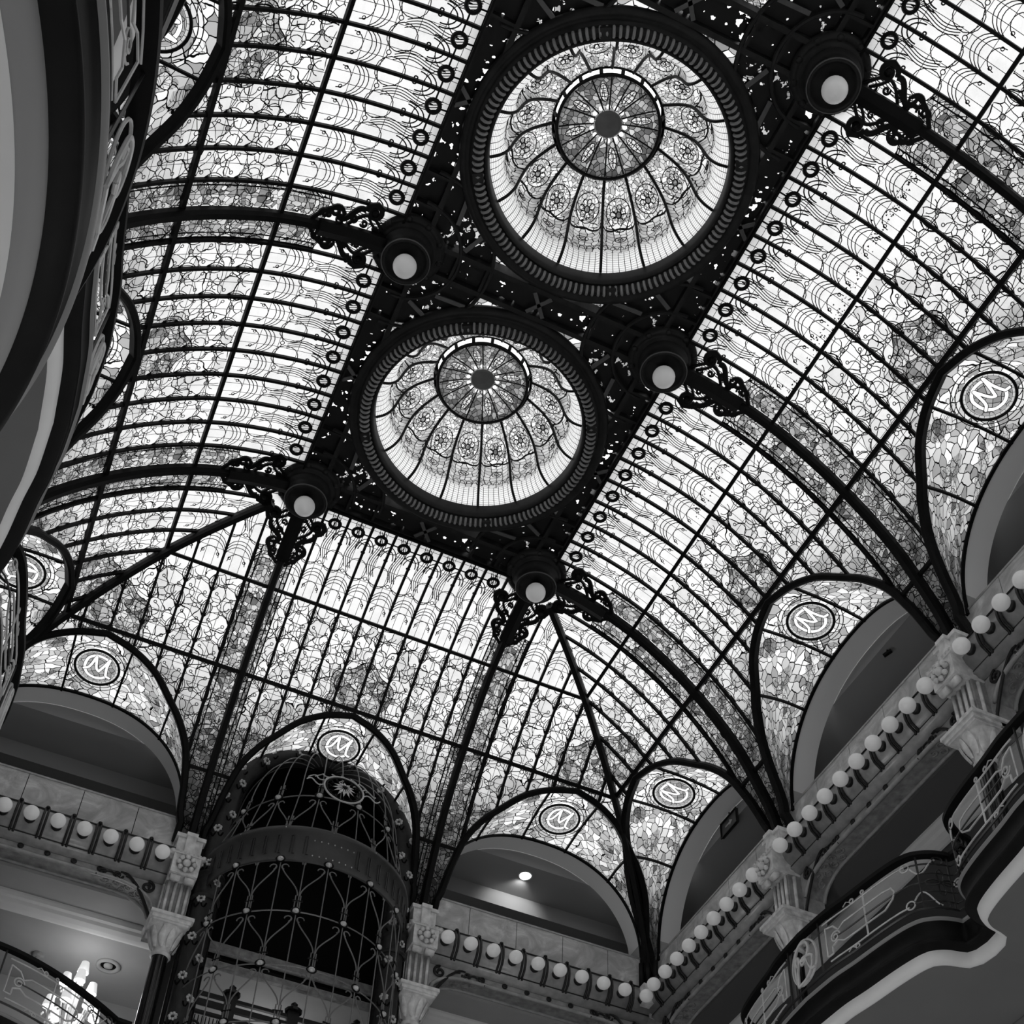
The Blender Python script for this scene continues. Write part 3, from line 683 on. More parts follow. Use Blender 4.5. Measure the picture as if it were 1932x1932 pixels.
# ------------------------------------------------------------------ glass domes
def build_dome(loc, label):
    root = thing('glass_dome', label, 'glass dome', loc, 0, 'glass domes of the crown')
    ring = MB().lathe([(1.96, .10), (1.99, .0), (1.96, -.07), (1.90, -.08), (1.86, -.03), (1.84, -.06), (1.80, -.10)], n=96).build('outer_ring', M_gird, root, True)
    fb = MB().lathe([(1.80, -.10), (1.785, -.15), (1.73, -.17), (1.68, -.15), (1.65, -.10)], n=96); nf = len(fb.F); e = np.linspace(.05, .95, 7) * PI
    for i in range(132):
        a = 2 * PI * i / 132; r = 1.728 + .062 * np.cos(e); fb.tube(np.stack([r * math.cos(a), r * math.sin(a), -.115 - .085 * np.sin(e)], -1), .021, 6)
    fb.build('fluted_band', M_gird, ring, False, mat2=M_flute, nf=nf)
    MB().lathe([(1.65, -.10), (1.63, -.13), (1.605, -.12), (1.59, -.05), (1.585, .12)], n=96).build('inner_ring', M_gird, ring, True)
    for i in range(4):
        a = PI / 4 + i * PI / 2 + .3; e = np.array([math.cos(a), math.sin(a), 0]); f = np.array([-e[1], e[0], 0])
        MB().add([e * r + f * w + [0, 0, z] for r in (1.66, 1.8) for w in (-.07, .07) for z in (-.21, -.08)], [(0, 1, 3, 2), (4, 6, 7, 5), (0, 2, 6, 4), (1, 5, 7, 3), (0, 4, 5, 1), (2, 3, 7, 6)]).build('band_clip', M_gird, ring)
    vk = [0, .10, .22, .42, .56, .64, .74, .86, .95, 1.0]; rk = [1.59, 1.47, 1.36, 1.27, 1.20, 1.14, 1.05, .92, .82, .77]; zk = [.11, .18, .34, .66, .86, .96, 1.07, 1.18, 1.25, 1.28]
    v = np.linspace(0, 1, 41); pr = interp_smooth(vk, rk, v); pz = interp_smooth(vk, zk, v)
    def rad(f, v): # gored petals bulge between the ribs
        b = np.interp(v, [0, .25, .58, .62, .9, 1], [.0, .08, .20, .13, .07, .0]); return b * np.sqrt(np.maximum(0, 1 - (2 * f - 1) ** 2))
    NP = 16
    for i in range(NP):
        f = np.linspace(0, 1, 9); a = 2 * PI * (i + f) / NP
        F, V = np.meshgrid(f, v, indexing='ij'); Rr = pr[None, :] + rad(F, V); A = a[:, None] + 0 * V
        g = MB().grid(np.stack([Rr * np.cos(A), Rr * np.sin(A), pz[None, :] + 0 * F], -1))
        p = g.build('glass_panel', M_dome, root, True, np.stack([F * .998 + i + .001, V], -1).reshape(-1, 2))
        # scalloped came across the petal, jewels and a flower
        q = np.linspace(0, 1, 13)
        def pt(fq, vq, off=-.012):
            fq, vq = np.broadcast_arrays(np.asarray(fq, float), np.asarray(vq, float)); r = np.interp(vq, v, pr) + rad(fq, vq) + off; aa = 2 * PI * (i + fq) / NP; return np.stack([r * np.cos(aa), r * np.sin(aa), np.interp(vq, v, pz)], -1)
        MB().tube(pt(q, .52 + .075 * np.sin(q * PI)), .014, 5).build('scallop_bar', M_iron, p)
        mb = MB()
        k = (.74 if i % 2 else .70)
        for c_, rv in ((.0, .028),): mb.tube(pt(.5 + .08 * np.cos(np.linspace(0, 2 * PI, 11)), k + rv * np.sin(np.linspace(0, 2 * PI, 11))), .006, 4)
        for j in range(7):
            aa = j * 2 * PI / 7; th = np.linspace(0, 2 * PI, 9); mb.tube(pt(.5 + .17 * math.cos(aa) + .085 * np.cos(th), k + .06 * math.sin(aa) + .032 * np.sin(th)), .006, 4)
        mb.tube(pt(.5 + .38 * np.cos(np.linspace(0, 2 * PI, 25)), k + .01 + .135 * np.sin(np.linspace(0, 2 * PI, 25))), .007, 4)
        th = np.linspace(0, 2 * PI, 15); mb.tube(pt(.5 + .16 * np.cos(th), .44 + .04 * np.sin(th)), .006, 4); mb.tube(pt(.5 + .07 * np.cos(th), .44 + .018 * np.sin(th)), .006, 4)
        for j in range(5):
            s_ = .12 + j * .19; th = np.linspace(0, PI, 7); mb.tube(pt(s_ + .08 * np.cos(th), .27 + .05 * np.sin(th)), .005, 4)
        mb.build('lead_glazing', M_lead, p)
        mb = MB(); th = np.linspace(0, 2 * PI, 13)[:-1]; mb.add(pt(.5 + .08 * np.cos(th), k + .028 * np.sin(th), -.008), [tuple(range(12))]); mb.build('flower_heart', M_tint, p, uv=np.zeros((12, 2)))
    for i in range(NP):
        a = 2 * PI * i / NP; MB().tube(np.stack([(pr - .012) * math.cos(a), (pr - .012) * math.sin(a), pz], -1), .022, 5).build('rib', M_iron, root)
    MB().lathe([(.78, 1.26), (.80, 1.30), (.77, 1.33), (.75, 1.29)], n=48).build('upper_ring', M_iron, root, True)
    for i in range(NP):
        a = 2 * PI * (i + .5) / NP; MB().tube([(.775 * math.cos(a), .775 * math.sin(a), 1.28), (.775 * math.cos(a), .775 * math.sin(a), 1.62)], .022, 5).build('drum_post', M_iron, root)
    for i in range(NP):
        a = 2 * PI * (i + .5) / NP; MB().bar(np.array([(.735 * math.cos(a), .735 * math.sin(a), 1.17), (.785 * math.cos(a), .785 * math.sin(a), 1.30)]), .05, .02, (0, 0, 1)).build('hanger', M_iron, root)
    MB().lathe([(.79, 1.60), (.79, 1.66), (.74, 1.66), (.74, 1.60)], n=48).build('drum_ring', M_iron, root, True)
    # hanging saucer of darker glass
    cap = MB().lathe([(.73, 1.20), (.735, 1.16), (.70, 1.14), (.685, 1.19)], n=64).build('cap_ring', M_iron, root, True)
    rr = np.linspace(.69, .12, 12); a = np.linspace(0, 2 * PI, 65); Rr, A = np.meshgrid(rr, a, indexing='ij'); zz = 1.17 + .16 * (1 - (Rr / .69) ** 2)
    g = MB().grid(np.stack([Rr * np.cos(A), Rr * np.sin(A), zz], -1)); g.build('cap_glass', M_cap, cap, True, np.stack([Rr * np.cos(A), Rr * np.sin(A)], -1).reshape(-1, 2))
    def cz(r): return 1.16 + .16 * (1 - (np.asarray(r) / .69) ** 2)
    for i in range(NP):
        e = 2 * PI * i / NP; r = np.linspace(.68, .2, 6); MB().tube(np.stack([r * math.cos(e), r * math.sin(e), cz(r)], -1), .011, 4).build('cap_rib', M_iron, cap)
        if i % 2 == 0:
            em = e + PI / NP; th = np.linspace(0, 2 * PI, 17)[:-1]; rr2 = .46 + .14 * np.cos(th); ww = .055 * np.sin(th) * np.abs(np.sin(th / 1.0)) ** .0
            pts = np.stack([rr2 * math.cos(em) - ww * math.sin(em), rr2 * math.sin(em) + ww * math.cos(em), cz(rr2) - .006], -1)
            ol = MB().tube(pts, .007, 4, True); mid = np.linspace(.34, .58, 5)
            ol.tube(np.stack([mid * math.cos(em), mid * math.sin(em), cz(mid) - .008], -1), .005, 4)
            for c_ in (.4, .46, .52): ol.tube([(c_ * math.cos(em) - s_ * .045 * math.sin(em), c_ * math.sin(em) + s_ * .045 * math.cos(em), float(cz(c_)) - .008) for s_ in (-1, 1)], .005, 4)
            ol.build('lead_glazing', M_lead, cap)
    MB().lathe([(.17, 1.33), (.19, 1.30), (.17, 1.285), (.14, 1.29), (.0005, 1.275)], n=32).build('centre_boss', M_trim, cap, True)
    return root
dm = None
for k in range(3):
    lb = 'round ribbed stained glass dome, %s from the end wall' % ORD[k]
    dm = build_dome((0, YC[k], ZG), lb) if dm is None else dup(dm, (0, YC[k], ZG), 0, lb)

# ------------------------------------------------------------------ upper walls: corridor behind the lunettes, marble parapet, arcade
SIDES = {'E': ('end', -6.44, 6.44, (0, YW, 0), 0.), 'R': ('right', -YW, -ROWS[3], (XW, 0, 0), -PI / 2), 'L': ('left', ROWS[3], YW, (-XW, 0, 0), PI / 2)}
for sd, (nm, s0, s1, loc, rz) in SIDES.items():
    dz = 0 if sd == 'E' else .004
    runs = [(s0 - 3, -1.8), (1.8, s1 + 3)] if sd == 'E' else ([(s0 - 2.9, s1)] if sd == 'R' else [(s0, s1 + 2.9)])
    c1, h1, g1, g2, t1, w1, f1 = MB(), MB(), MB(), MB(), MB(), MB(), MB()
    pr = [(0, -.50), (0, -.56), (.03, -.60), (.08, -.62), (.12, -.66), (.2, -.70), (.26, -.72), (.30, -.72), (.30, -.50)]
    for e0, e1 in runs:
        c1.box(e0, e1, .405, 1.32, 2.78 + dz, 2.84); c1.box(e0, e1, 1.32, 1.40, 2.44, 2.84); c1.box(e0, e1, 1.40, 3.0, 2.44 + dz, 2.5)
        g1.box(e0, e1, .31, .98, -.52 + dz, -.46); g1.box(e0, e1, 1.1, 3.1, -.68 + dz, -.60); t1.sweep([(e0, .86, 0), (e1, .86, 0)], [(-p[0], p[1]) for p in pr], (0, 0, 1))
    e0, e1 = runs[0][0], runs[-1][1]
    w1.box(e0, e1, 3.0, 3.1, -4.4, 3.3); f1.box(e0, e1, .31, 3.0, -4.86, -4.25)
    hd = MB(); [hd.box(a_, b_, .405, .46, 2.84, 3.45) for a_, b_ in runs]; struct('wall_%s_header' % nm, hd, M_corr, loc, rz)
    struct('ceiling_%s_corridor' % nm, c1, M_corr, loc, rz); struct('trim_%s_crown' % nm, t1, M_pale, loc, rz)
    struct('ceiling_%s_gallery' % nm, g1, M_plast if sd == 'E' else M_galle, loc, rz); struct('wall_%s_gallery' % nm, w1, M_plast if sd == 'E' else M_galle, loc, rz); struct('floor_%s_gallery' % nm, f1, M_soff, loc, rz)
struct('ceiling_lift_landing', MB().box(-1.8, 1.8, 1.1, 3.1, -.60, -.52), M_plast, (0, YW, 0))
def arch_z(s, hb):
    a = np.abs(s); k = hb - .30
    x = np.clip((a - .62 * k) / (.38 * k), 0, 1); return -.42 - .38 * (1 - np.sqrt(1 - np.minimum(x, .998) ** 2.2))
arc_cache = {}
def build_arcade(hb, loc, rz, label, upper):
    """the wall of one bay: parapet of marble slabs with its cap, arch wall with spandrel scrolls"""
    root = thing('arcade_bay', label, 'wall bay', loc, rz, 'arcade bays')
    w = hb - .02; n = 5; tw = 2 * w / n
    mb = MB()
    for i in range(n): mb.box(-w + i * tw + .006, -w + (i + 1) * tw - .006, .0, .03, .0, 1.08)
    mb.build('marble_slabs', M_marble, root)
    MB().box(-w, w, .03, .10, -.2, 1.07).build('backing', M_black, root)
    MB().box(-w, w, -.015, .12, 1.08, 1.115).build('cap_strip', M_corn, root)
    # reveal of the wall arch above
    A = wall_arch(hb); mb = MB(); mb.grid(np.stack([A, A + [0, .40, 0]], 1)); mb.build('arch_reveal', M_reveal, root, True)
    MB().box(-2.3, -1.975 * hb / 2.24, .02, .44, .9, 2.8).build('arch_pier', M_plast, root); MB().box(1.975 * hb / 2.24, 2.3, .02, .44, .9, 2.8).build('arch_pier', M_plast, root)
    # arch wall below the cornice
    k = hb - .30; s = np.concatenate([np.linspace(-k, -.62 * k, 24), np.linspace(-.6 * k, .6 * k, 7), np.linspace(.62 * k, k, 24)]); z = arch_z(s, hb)
    top = np.stack([s, 0 * s, 0 * s - .1], -1); bot = np.stack([s, 0 * s, z], -1)
    f = MB(); f.grid(np.stack([top, bot], 1)); f.box(-hb, -k, 0, .3, -1.2, -.1); f.box(k, hb, 0, .3, -1.2, -.1); f.grid(np.stack([top + [0, .3, 0], bot + [0, .3, 0]], 1)); f.build('arch_wall', M_frieze, root)
    MB().grid(np.stack([bot, bot + [0, .3, 0]], 1)).build('arch_soffit', M_dark, root, True)
    MB().tube(bot + [0, -.015, -.005], .035, 8).build('arch_moulding', M_corn, root, True)
    MB().tube(bot + [0, .30, -.01], .03, 8).build('inner_moulding', M_corn, root, True)
    for q in range(-2, 4):
        sx = (q - .5) * .406; MB().lathe([(.045, 0), (.05, -.015), (.035, -.03), (.015, -.02), (.001, -.03)], (sx, -.0, -.325), 12, 'y').build('button', M_railb, root, True)
    for sg in (-1, 1):
        sc = MB()
        def pl(p, r=.022): p = np.asarray(p, float); sc.tube(np.stack([sg * (p[:, 0]), 0 * p[:, 0] - .03, p[:, 1]], -1), r, 6)
        pl(spiral(k - .14, -.42, .11, 1.4, PI / 2, -1), .024); q = np.linspace(0, 1, 12)
        pl(np.stack([k + .03 - .62 * q, -1.05 + .78 * np.sin(q * PI / 2)], -1), .024); pl(np.stack([k + .0 - .50 * q, -.95 + .62 * np.sin(q * PI / 2)], -1), .018)
        pl(spiral(k - .62, -.36, .085, 1.2, 0, -1), .02); pl(spiral(k - .86, -.36, .07, 1.2, PI, 1), .018)
        pl(np.stack([k - .55 - .4 * q, -.45 + .12 * np.sin(q * PI)], -1), .016)
        sc.build('spandrel_scroll', M_railb, root)
        # carved relief on the soffit haunch
        rl = MB(); rnd = random.Random(5)
        for j in range(8):
            x = k - .15 - .09 * j; zz = float(arch_z(np.array([x]), hb)[0]); c_ = spiral(x, .15 + .05 * (-1) ** j, .07, 1.2, rnd.uniform(0, 6), (-1) ** j, 14); rl.tube(np.stack([sg * c_[:, 0], c_[:, 1], 0 * c_[:, 0] + arch_z(c_[:, 0], hb) - .005], -1), .014, 5)
        rl.build('soffit_relief', M_dark, root, True)
    return root
for b in BAYS:
    side, c = b
    if b in (('L', -15.1), ('R', -15.1)): continue
    hb = 2.0 if b == ('E', 0.) else HB
    if b == ('E', 0.): continue
    loc, rz = frame(side, c); lb = 'marble parapet and shallow arch, ' + BN[b]
    if hb not in arc_cache: arc_cache[hb] = build_arcade(hb, loc, rz, lb, True)
    else: dup(arc_cache[hb], loc, rz, lb)

# ------------------------------------------------------------------ cornices with straps, globe lamps
CP = [(.0, .29), (-.25, .29), (-.265, .25), (-.285, .18), (-.295, .08), (-.285, -.01), (-.25, -.09), (-.20, -.14), (-.15, -.165), (-.15, -.19), (-.17, -.205), (-.17, -.235), (-.12, -.245), (-.10, -.275), (-.02, -.285), (.0, -.285)]
NG_ = 10; PG = .406
def build_cornice(hb, loc, rz, label):
    root = thing('cornice', label, 'cornice', loc, rz, 'bulging cornices')
    w = hb - .20; MB().sweep([(-w, 0, 0), (w, 0, 0)], [(-p[0], p[1]) for p in CP], (0, 0, 1)).build('moulding', M_corn, root, True); MB().tube([(-w, -.262, .283), (w, -.262, .283)], .016, 6).build('top_bead', M_railb, root); MB().tube([(-w, -.155, -.185), (w, -.155, -.185)], .014, 6).build('foot_groove', M_railb, root)
    for i in range(NG_ + 1):
        s = (i - NG_ / 2) * PG
        if abs(s) > w: continue
        p = np.array([(-.265, .30), (-.285, .25), (-.305, .18), (-.315, .08), (-.305, -.01), (-.27, -.10), (-.22, -.15), (-.18, -.19), (-.185, -.235)])
        st = MB()
        for o in (-.028, .028): st.tube(np.stack([s + o + 0 * p[:, 0], p[:, 0], p[:, 1]], -1), .020, 6)
        st.ball((s, -.27, .325), .035, 8, 5, (1, 1, .7)); st.build('strap', M_railb, root, True)
    return root
co = {}
for b in BAYS:
    side, c = b
    if b in (('E', 0.), ('L', -15.1), ('R', -15.1)): continue
    loc, rz = frame(side, c); lb = 'bulging stone cornice with dark straps, ' + BN[b]
    if not co: co[0] = build_cornice(HB, loc, rz, lb)
    else: dup(co[0], loc, rz, lb)
def build_globe(loc, rz, label, group):
    root = thing('globe_lamp', label, 'globe lamp', loc, rz, group)
    MB().ball((0, -.44, 0), .118, 20, 12).build('globe', M_globe, root, True)
    MB().lathe([(.001, -.34), (.05, -.345), (.075, -.33), (.085, -.29), (.07, -.26), (.09, -.24), (.095, -.20), (.06, -.17), (.001, -.16)], (0, 0, 0), 16, 'y').build('socket', M_railb, root, True)
    return root
gl = None
GROW = [('E', -4.22, 'left-hand end cornice', 'from the lift', [9 - i for i in range(10)]), ('E', 4.22, 'right-hand end cornice', 'from the lift', list(range(10))),
        ('R', -1.78, 'right wall cornice', 'from the corner', list(range(1, 10))), ('R', -6.22, 'second right wall cornice', 'from the corner', list(range(10))), ('R', -10.66, 'third right wall cornice', 'from the corner', list(range(10)))]
for side, c, txt, frm, idx in GROW:
    for n_, i in enumerate(idx):
        s = (i - 4.5) * PG; (x, y, z), rz = frame(side, c)
        loc = (x + s, y, 0) if side == 'E' else (x, y - s, 0)
        num = n_; lb = 'white globe lamp on the %s, %s %s' % (txt, ORD[num], frm)
        gl = build_globe(loc, rz, lb, 'globe lamps along the cornices') if gl is None else dup(gl, loc, rz, lb)

# ------------------------------------------------------------------ pilasters
def build_pilaster(loc, rz, label):
    root = thing('pilaster', label, 'pilaster', loc, rz, 'stone pilasters under the ribs')
    p = MB(); p.box(-.20, .20, -.30, -.01, .12, .50); p.build('plinth', M_stone, root)
    MB().box(-.075, .075, -.37, -.28, .12, .50).build('plinth_pier', M_stone, root)
    for x0, x1, d in ((-.235, -.085, -.33), (.085, .235, -.33), (-.09, .09, -.40)): MB().box(x0, x1, d, -.01, .50, .57).build('cap_block', M_stone, root)
    c = MB()
    for i in range(8): c.tube([(-.245 + i * .07, -.50, .05), (-.245 + i * .07, -.36, .15)], .036, 8)
    for y in (-.40, -.28): c.tube([(.25, y, .06), (.25, y, .14)], .036, 8); c.tube([(-.25, y, .06), (-.25, y, .14)], .036, 8)
    c.build('cresting', M_stone, root, True)
    MB().box(-.25, .25, -.50, -.01, .03, .065).build('ledge', M_stone, root)
    MB().box(-.215, .215, -.48, -.01, -.33, .035).build('block', M_stone, root)
    r = MB().lathe([(.13, -.48), (.155, -.495), (.15, -.52), (.11, -.525), (.09, -.51), (.075, -.525)], (0, 0, -.15), 32, 'y'); rs = r.build('rosette', M_dark, root, True)  # ring darkened, shade between the petals put into its colour
    pt = MB()
    for i in range(8):
        a = i * PI / 4; pt.ball((.125 * math.cos(a), -.525, -.15 + .125 * math.sin(a)), .042, 8, 6)
    pt.ball((0, -.53, -.15), .065, 12, 8); pt.build('petals', M_stone, rs, True)
    for x in (-.11, .11): MB().tube([(x - .075, -.40, -.38), (x + .075, -.40, -.38)], .055, 10).build('console', M_stone, root, True)
    MB().box(-.20, .20, -.22, -.0, -1.08, -.33).build('shaft', M_dark, root)  # darker than the flutes: recess shade put into the colour
    for i in range(4):
        x = -.15 + i * .10; MB().tube([(x, -.245, -1.07), (x, -.245, -.36)], .026, 8).build('flute', M_stone, root, True)
    for x in (-.2, .2):
        MB().tube([(x, -.12, -1.07), (x, -.12, -.36)], .03, 8).build('flute', M_stone, root, True)
    ab = MB(); ab.box(-.33, .33, -.46, .22, -1.13, -1.07); ab.box(-.30, .30, -.43, .19, -1.19, -1.13); ab.box(-.27, .27, -.40, .16, -1.22, -1.19); ab.build('abacus', M_stone, root)
    cap = MB().lathe([(.26, -1.22), (.24, -1.30), (.19, -1.42), (.15, -1.54), (.13, -1.62), (.155, -1.64), (.155, -1.68), (.125, -1.70)], (0, -.12, 0), 24).build('capital', M_stone, root, True)
    for i in range(10):
        a = i * PI / 5; e = np.array([math.cos(a), math.sin(a)]); q = np.linspace(0, 1, 8); rr = .15 + .11 * q ** 2 + .04 * np.sin(q * PI); zz = -1.58 + .32 * q
        lf = MB(); wd = .055 * np.sin(q * PI * .8 + .35); base = np.array([0, -.12])
        lf.grid(np.stack([np.stack([base[0] + rr * e[0] - wd * e[1], base[1] + rr * e[1] + wd * e[0], zz], -1), np.stack([base[0] + (rr + .03) * e[0], base[1] + (rr + .03) * e[1], zz], -1), np.stack([base[0] + rr * e[0] + wd * e[1], base[1] + rr * e[1] - wd * e[0], zz], -1)], 1)); lf.build('acanthus_leaf', M_stone, cap, True)
    MB().lathe([(.118, -1.70), (.125, -3.0), (.13, -4.25)], (0, -.12, 0), 24).build('column', M_col, root, True)
    return root
pil = None
PIL = [('E', -2.0, 'end wall, left of the lift'), ('E', 2.0, 'end wall, right of the lift')] + [(s, y, '%s wall, %s from the end wall' % ({'R': 'right', 'L': 'left'}[s], ORD[k])) for s in 'RL' for k, y in enumerate(ROWS[:3])]
for side, c, txt in PIL:
    loc, rz = frame(side, c); lb = 'carved pilaster with rosette block, ' + txt
    pil = build_pilaster(loc, rz, lb) if pil is None else dup(pil, loc, rz, lb)
for sg, nm in ((1, 'right'), (-1, 'left')):       # corner posts carrying the hip ribs
    root = thing('corner_post', 'bundled iron corner post on a stone plinth, %s end corner' % nm, 'post', (sg * XW, YW, 0), 0, 'corner posts')
    MB().box(min(-sg * .42, 0), max(-sg * .42, 0), -.42, 0, -.1, .28).build('plinth', M_stone, root)
    for dx, dy in ((.12, .30), (.22, .22), (.30, .12)): MB().tube([(-sg * dx, -dy, .28), (-sg * dx, -dy, .9)], .05, 8).build('shaft', M_iron, root, True); MB().box(-sg * dx - .07, -sg * dx + .07, -dy - .07, -dy + .07, .26, .36).build('cap_block', M_stone, root)

# ------------------------------------------------------------------ lift cage on the end wall
lift = thing('lift_cage', 'black wrought iron lift cage with flower studded posts and rounded top', 'lift', (0, YW, 0))
path = [(-1.55, -.18, z) for z in np.linspace(-6.5, 1.55, 34)]; q = np.linspace(PI, 0, 40)[1:-1]; path += [(1.55 * math.cos(a), -.18, 1.55 + 1.62 * math.sin(a)) for a in q]; path += [(1.55, -.18, z) for z in np.linspace(1.55, -6.5, 34)]
path = np.array(path); nn = 14
prof = [(.19 * math.cos(2 * PI * i / nn), .19 * math.sin(2 * PI * i / nn)) for i in range(nn)]
por = MB().sweep(path, prof, (0, 1, 0)).build('portal_frame', plain('portal_iron', .022, .5, .35, noise=.35, nscale=8), lift, True)
MB().tube(path * [.885, 1, 1] + [0, .02, 0], .045, 8, up=np.array([0, 1., 0])).build('inner_bead', M_iron, lift, True)
MB().tube(np.array([[p[0] * 1.125, p[1] + .05, p[2] + (.12 if p[2] > 1.55 else 0)] for p in path]), .05, 8, up=np.array([0, 1., 0])).build('outer_bead', M_iron, lift, True)
for x in (-1.55, 1.55): MB().lathe([(.20, -.55), (.235, -.53), (.235, -.49), (.205, -.47), (.205, -.10), (.235, -.08), (.235, -.04), (.2, -.02)], (x, -.18, 0), 20).build('collar', plain('collar_iron', .03, .5, .35, noise=.4, nscale=14), lift, True)
L_ = np.concatenate([[0], np.cumsum(np.linalg.norm(np.diff(path, axis=0), axis=1))])
k = 0; t0 = 1.6
while t0 < L_[-1] - 1.6:
    c = np.array([np.interp(t0, L_, path[:, j]) for j in range(3)]); sg = -1 if c[0] < 0 else 1; off = (.07 if k % 2 else -.07)
    n0 = nrm(np.array([off * 1.2, -.18, 0])); cc = c + n0 * .185 + np.array([off * .2, 0, 0])
    ex = nrm(np.cross(n0, [0, 0, 1.])); ez = np.cross(ex, n0); f = MB()
    for j in range(7): a = 2 * PI * j / 7; f.ball(cc + (ex * math.cos(a) + ez * math.sin(a)) * .05, .026, 7, 5)
    f.lathe([(.025, 0), (.03, .0)], cc, 7); f.build('flower', M_brass, por, True)
    lf = MB()
    for sgn in (-1, 1):
        qq = np.linspace(0, 1, 6); lf.tube(np.array([cc + ex * sgn * (.02 + .08 * u_) + ez * (-.09 - .07 * math.sin(u_ * PI)) - n0 * .01 for u_ in qq]), .014, 4)
    lf.build('leaf', M_black, por)
    t0 += .36; k += 1
RC = 1.64
def cyl(phi, z):
    phi = np.radians(np.asarray(phi, float)); z = np.asarray(z, float); phi, z = np.broadcast_arrays(phi, z)
    th = np.arcsin(np.clip((z - 1.0) / 2.0, 0, 1)); r = np.where(z > 1.0, np.cos(th), 1.0)
    return np.stack([RC * np.sin(phi) * np.where(z > .3, 1 - .14 * np.clip((z - .3) / .9, 0, 1), 1) * np.where(z > 1.0, r ** .9, 1), -RC * np.cos(phi) * r, z], -1)
for j, ph in enumerate(np.arange(-78, 79, 12.8)):
    z = np.concatenate([np.linspace(-6.5, 1.0, 12), 1.0 + 2.0 * np.sin(np.linspace(.1, 1.42, 14))]); MB().tube(cyl(ph, z), .010, 5).build('cage_bar', M_cage if abs(ph) < 70 else M_railb, lift)
Z0 = -.30; DZ = .97; rowz = [1.05] + [Z0 - DZ * k for k in range(0, 6)]
rows = [(1.05, 1), (.30, 0)] + [(Z0 - DZ * k, k % 2) for k in range(0, 6)]
cols = np.arange(-76.8, 77, 25.6) - 1.5
for zr, par in rows:
    ph = cols + (12.8 if par else 0)
    hz = MB()
    if abs(zr - .3) > .01 and abs(zr - Z0) > .01: MB().tube(cyl(np.linspace(-80, 80, 41), zr), .011, 5).build('hoop', M_cage, lift)
    for p in ph:
        if abs(p) > 72: continue
        c = cyl(p, zr); n0 = nrm(np.array([math.sin(math.radians(p)), -math.cos(math.radians(p)), 0])); nb = MB().ball(c + n0 * .02, .052, 10, 6, (1, 1, .8)); nb.build('boss', M_brass, lift, True)
        rgm = MB().tube(np.array([c + n0 * .02 + .07 * (math.cos(a) * np.array([n0[1], -n0[0], 0]) + .8 * math.sin(a) * np.array([0, 0, 1])) for a in np.linspace(0, 2 * PI, 15)[:-1]]), .012, 4, True); rgm.build('boss_ring', M_iron, lift)
        cl = MB()
        cl.tube(cyl(np.array([p - 2.6, p + 2.6]), zr + .20), .016, 5); cl.build('clasp', M_iron, lift)
        sc = MB(); qq = np.linspace(0, 1, 14)
        for sg in (-1, 1):   # S-curves down to the neighbours, curled at the top
            u = sg * (1.6 + 11.2 * (qq ** 2 * (3 - 2 * qq)) ** .9); zz = zr - .12 - (DZ - .42) * qq
            cu = spiral(0, 0, 1.0, 1.1, 0, 1, 12)
            sc.tube(cyl(p + u * (.95), zz), .011, 5); 
            e = np.linspace(0, 4.5, 10); sc.tube(cyl(p + sg * (3.2 + 1.9 * np.cos(e + (0 if sg > 0 else 0))), zr - .14 + .05 * np.sin(e)), .010, 4)
            sc.tube(cyl(p + sg * np.array([1.3, 1.3]), np.array([zr + .06, zr + .3])), .010, 4)
        sc.build('scroll', M_cage, lift)
# collar band
bz = [(0, -.33), (.02, -.33), (.02, -.30), (.03, .22), (.06, .24), (.07, .30), (.06, .34), (0, .34)]
ph = np.radians(np.linspace(-86, 86, 61)); G_ = np.stack([np.stack([(RC + o) * np.sin(ph), -(RC + o) * np.cos(ph), z + 0 * ph], -1) for o, z in bz], 1)
band = MB().grid(G_, closed_v=True).build('band', plain('band_iron', .05, .4, .45, noise=.2), lift, True)
for i in range(45):
    p = -80 + i * 160 / 44
    if abs(p) < 14:
        for zz in (-.2, .1): MB().ball(cyl(p, zz) * [1.022, 1.022, 1], .013, 6, 4).build('stud', M_brass, band, True)
    elif i % 2 == 0:
        MB().tube(cyl(np.array([p - 1.4, p - 1.4, p, p, p + 1.4]), np.array([-.18, .14, .16, -.2, -.2])) * [1.026, 1.026, 1], .008, 4).build('band_loop', M_railb, band)
# rosette on the rounded top
rc = cyl(0, 1.28); rn = nrm(np.array([0, -1., .25])); ru = np.cross(np.array([1., 0, 0]), rn); ru = ru if ru[2] > 0 else -ru
def rp(x, y, o=.03): return rc + np.array([1., 0, 0]) * x + ru * y + rn * o
ros = MB().tube(np.array([rp(.33 * math.cos(a), .33 * math.sin(a)) for a in np.linspace(0, 2 * PI, 33)[:-1]]), .016, 6, True); ros = ros.build('rosette_ring', M_rail, lift)
MB().tube(np.array([rp(.29 * math.cos(a), .29 * math.sin(a)) for a in np.linspace(0, 2 * PI, 33)[:-1]]), .012, 6, True).build('rosette_inner_ring', M_iron, ros)
for j in range(12):
    a = 2 * PI * j / 12; lf = MB(); lf.add([rp(.04 * math.cos(a), .04 * math.sin(a), .08), rp(.11 * math.cos(a - .25), .11 * math.sin(a - .25), .06), rp(.20 * math.cos(a), .20 * math.sin(a), .03), rp(.11 * math.cos(a + .25), .11 * math.sin(a + .25), .06)], [(0, 1, 2, 3)]); lf.build('leaf', M_brass, ros)
    MB().tube(np.array([rp((.25 + .035 * math.cos(e)) * math.cos(a) , (.25 + .035 * math.cos(e)) * math.sin(a) + .03 * math.sin(e)) for e in np.linspace(0, 2 * PI, 9)]), .009, 4).build('scroll', M_iron, ros)
MB().ball(rp(0, 0, .06), .04, 8, 6).build('heart', M_iron, ros, True)
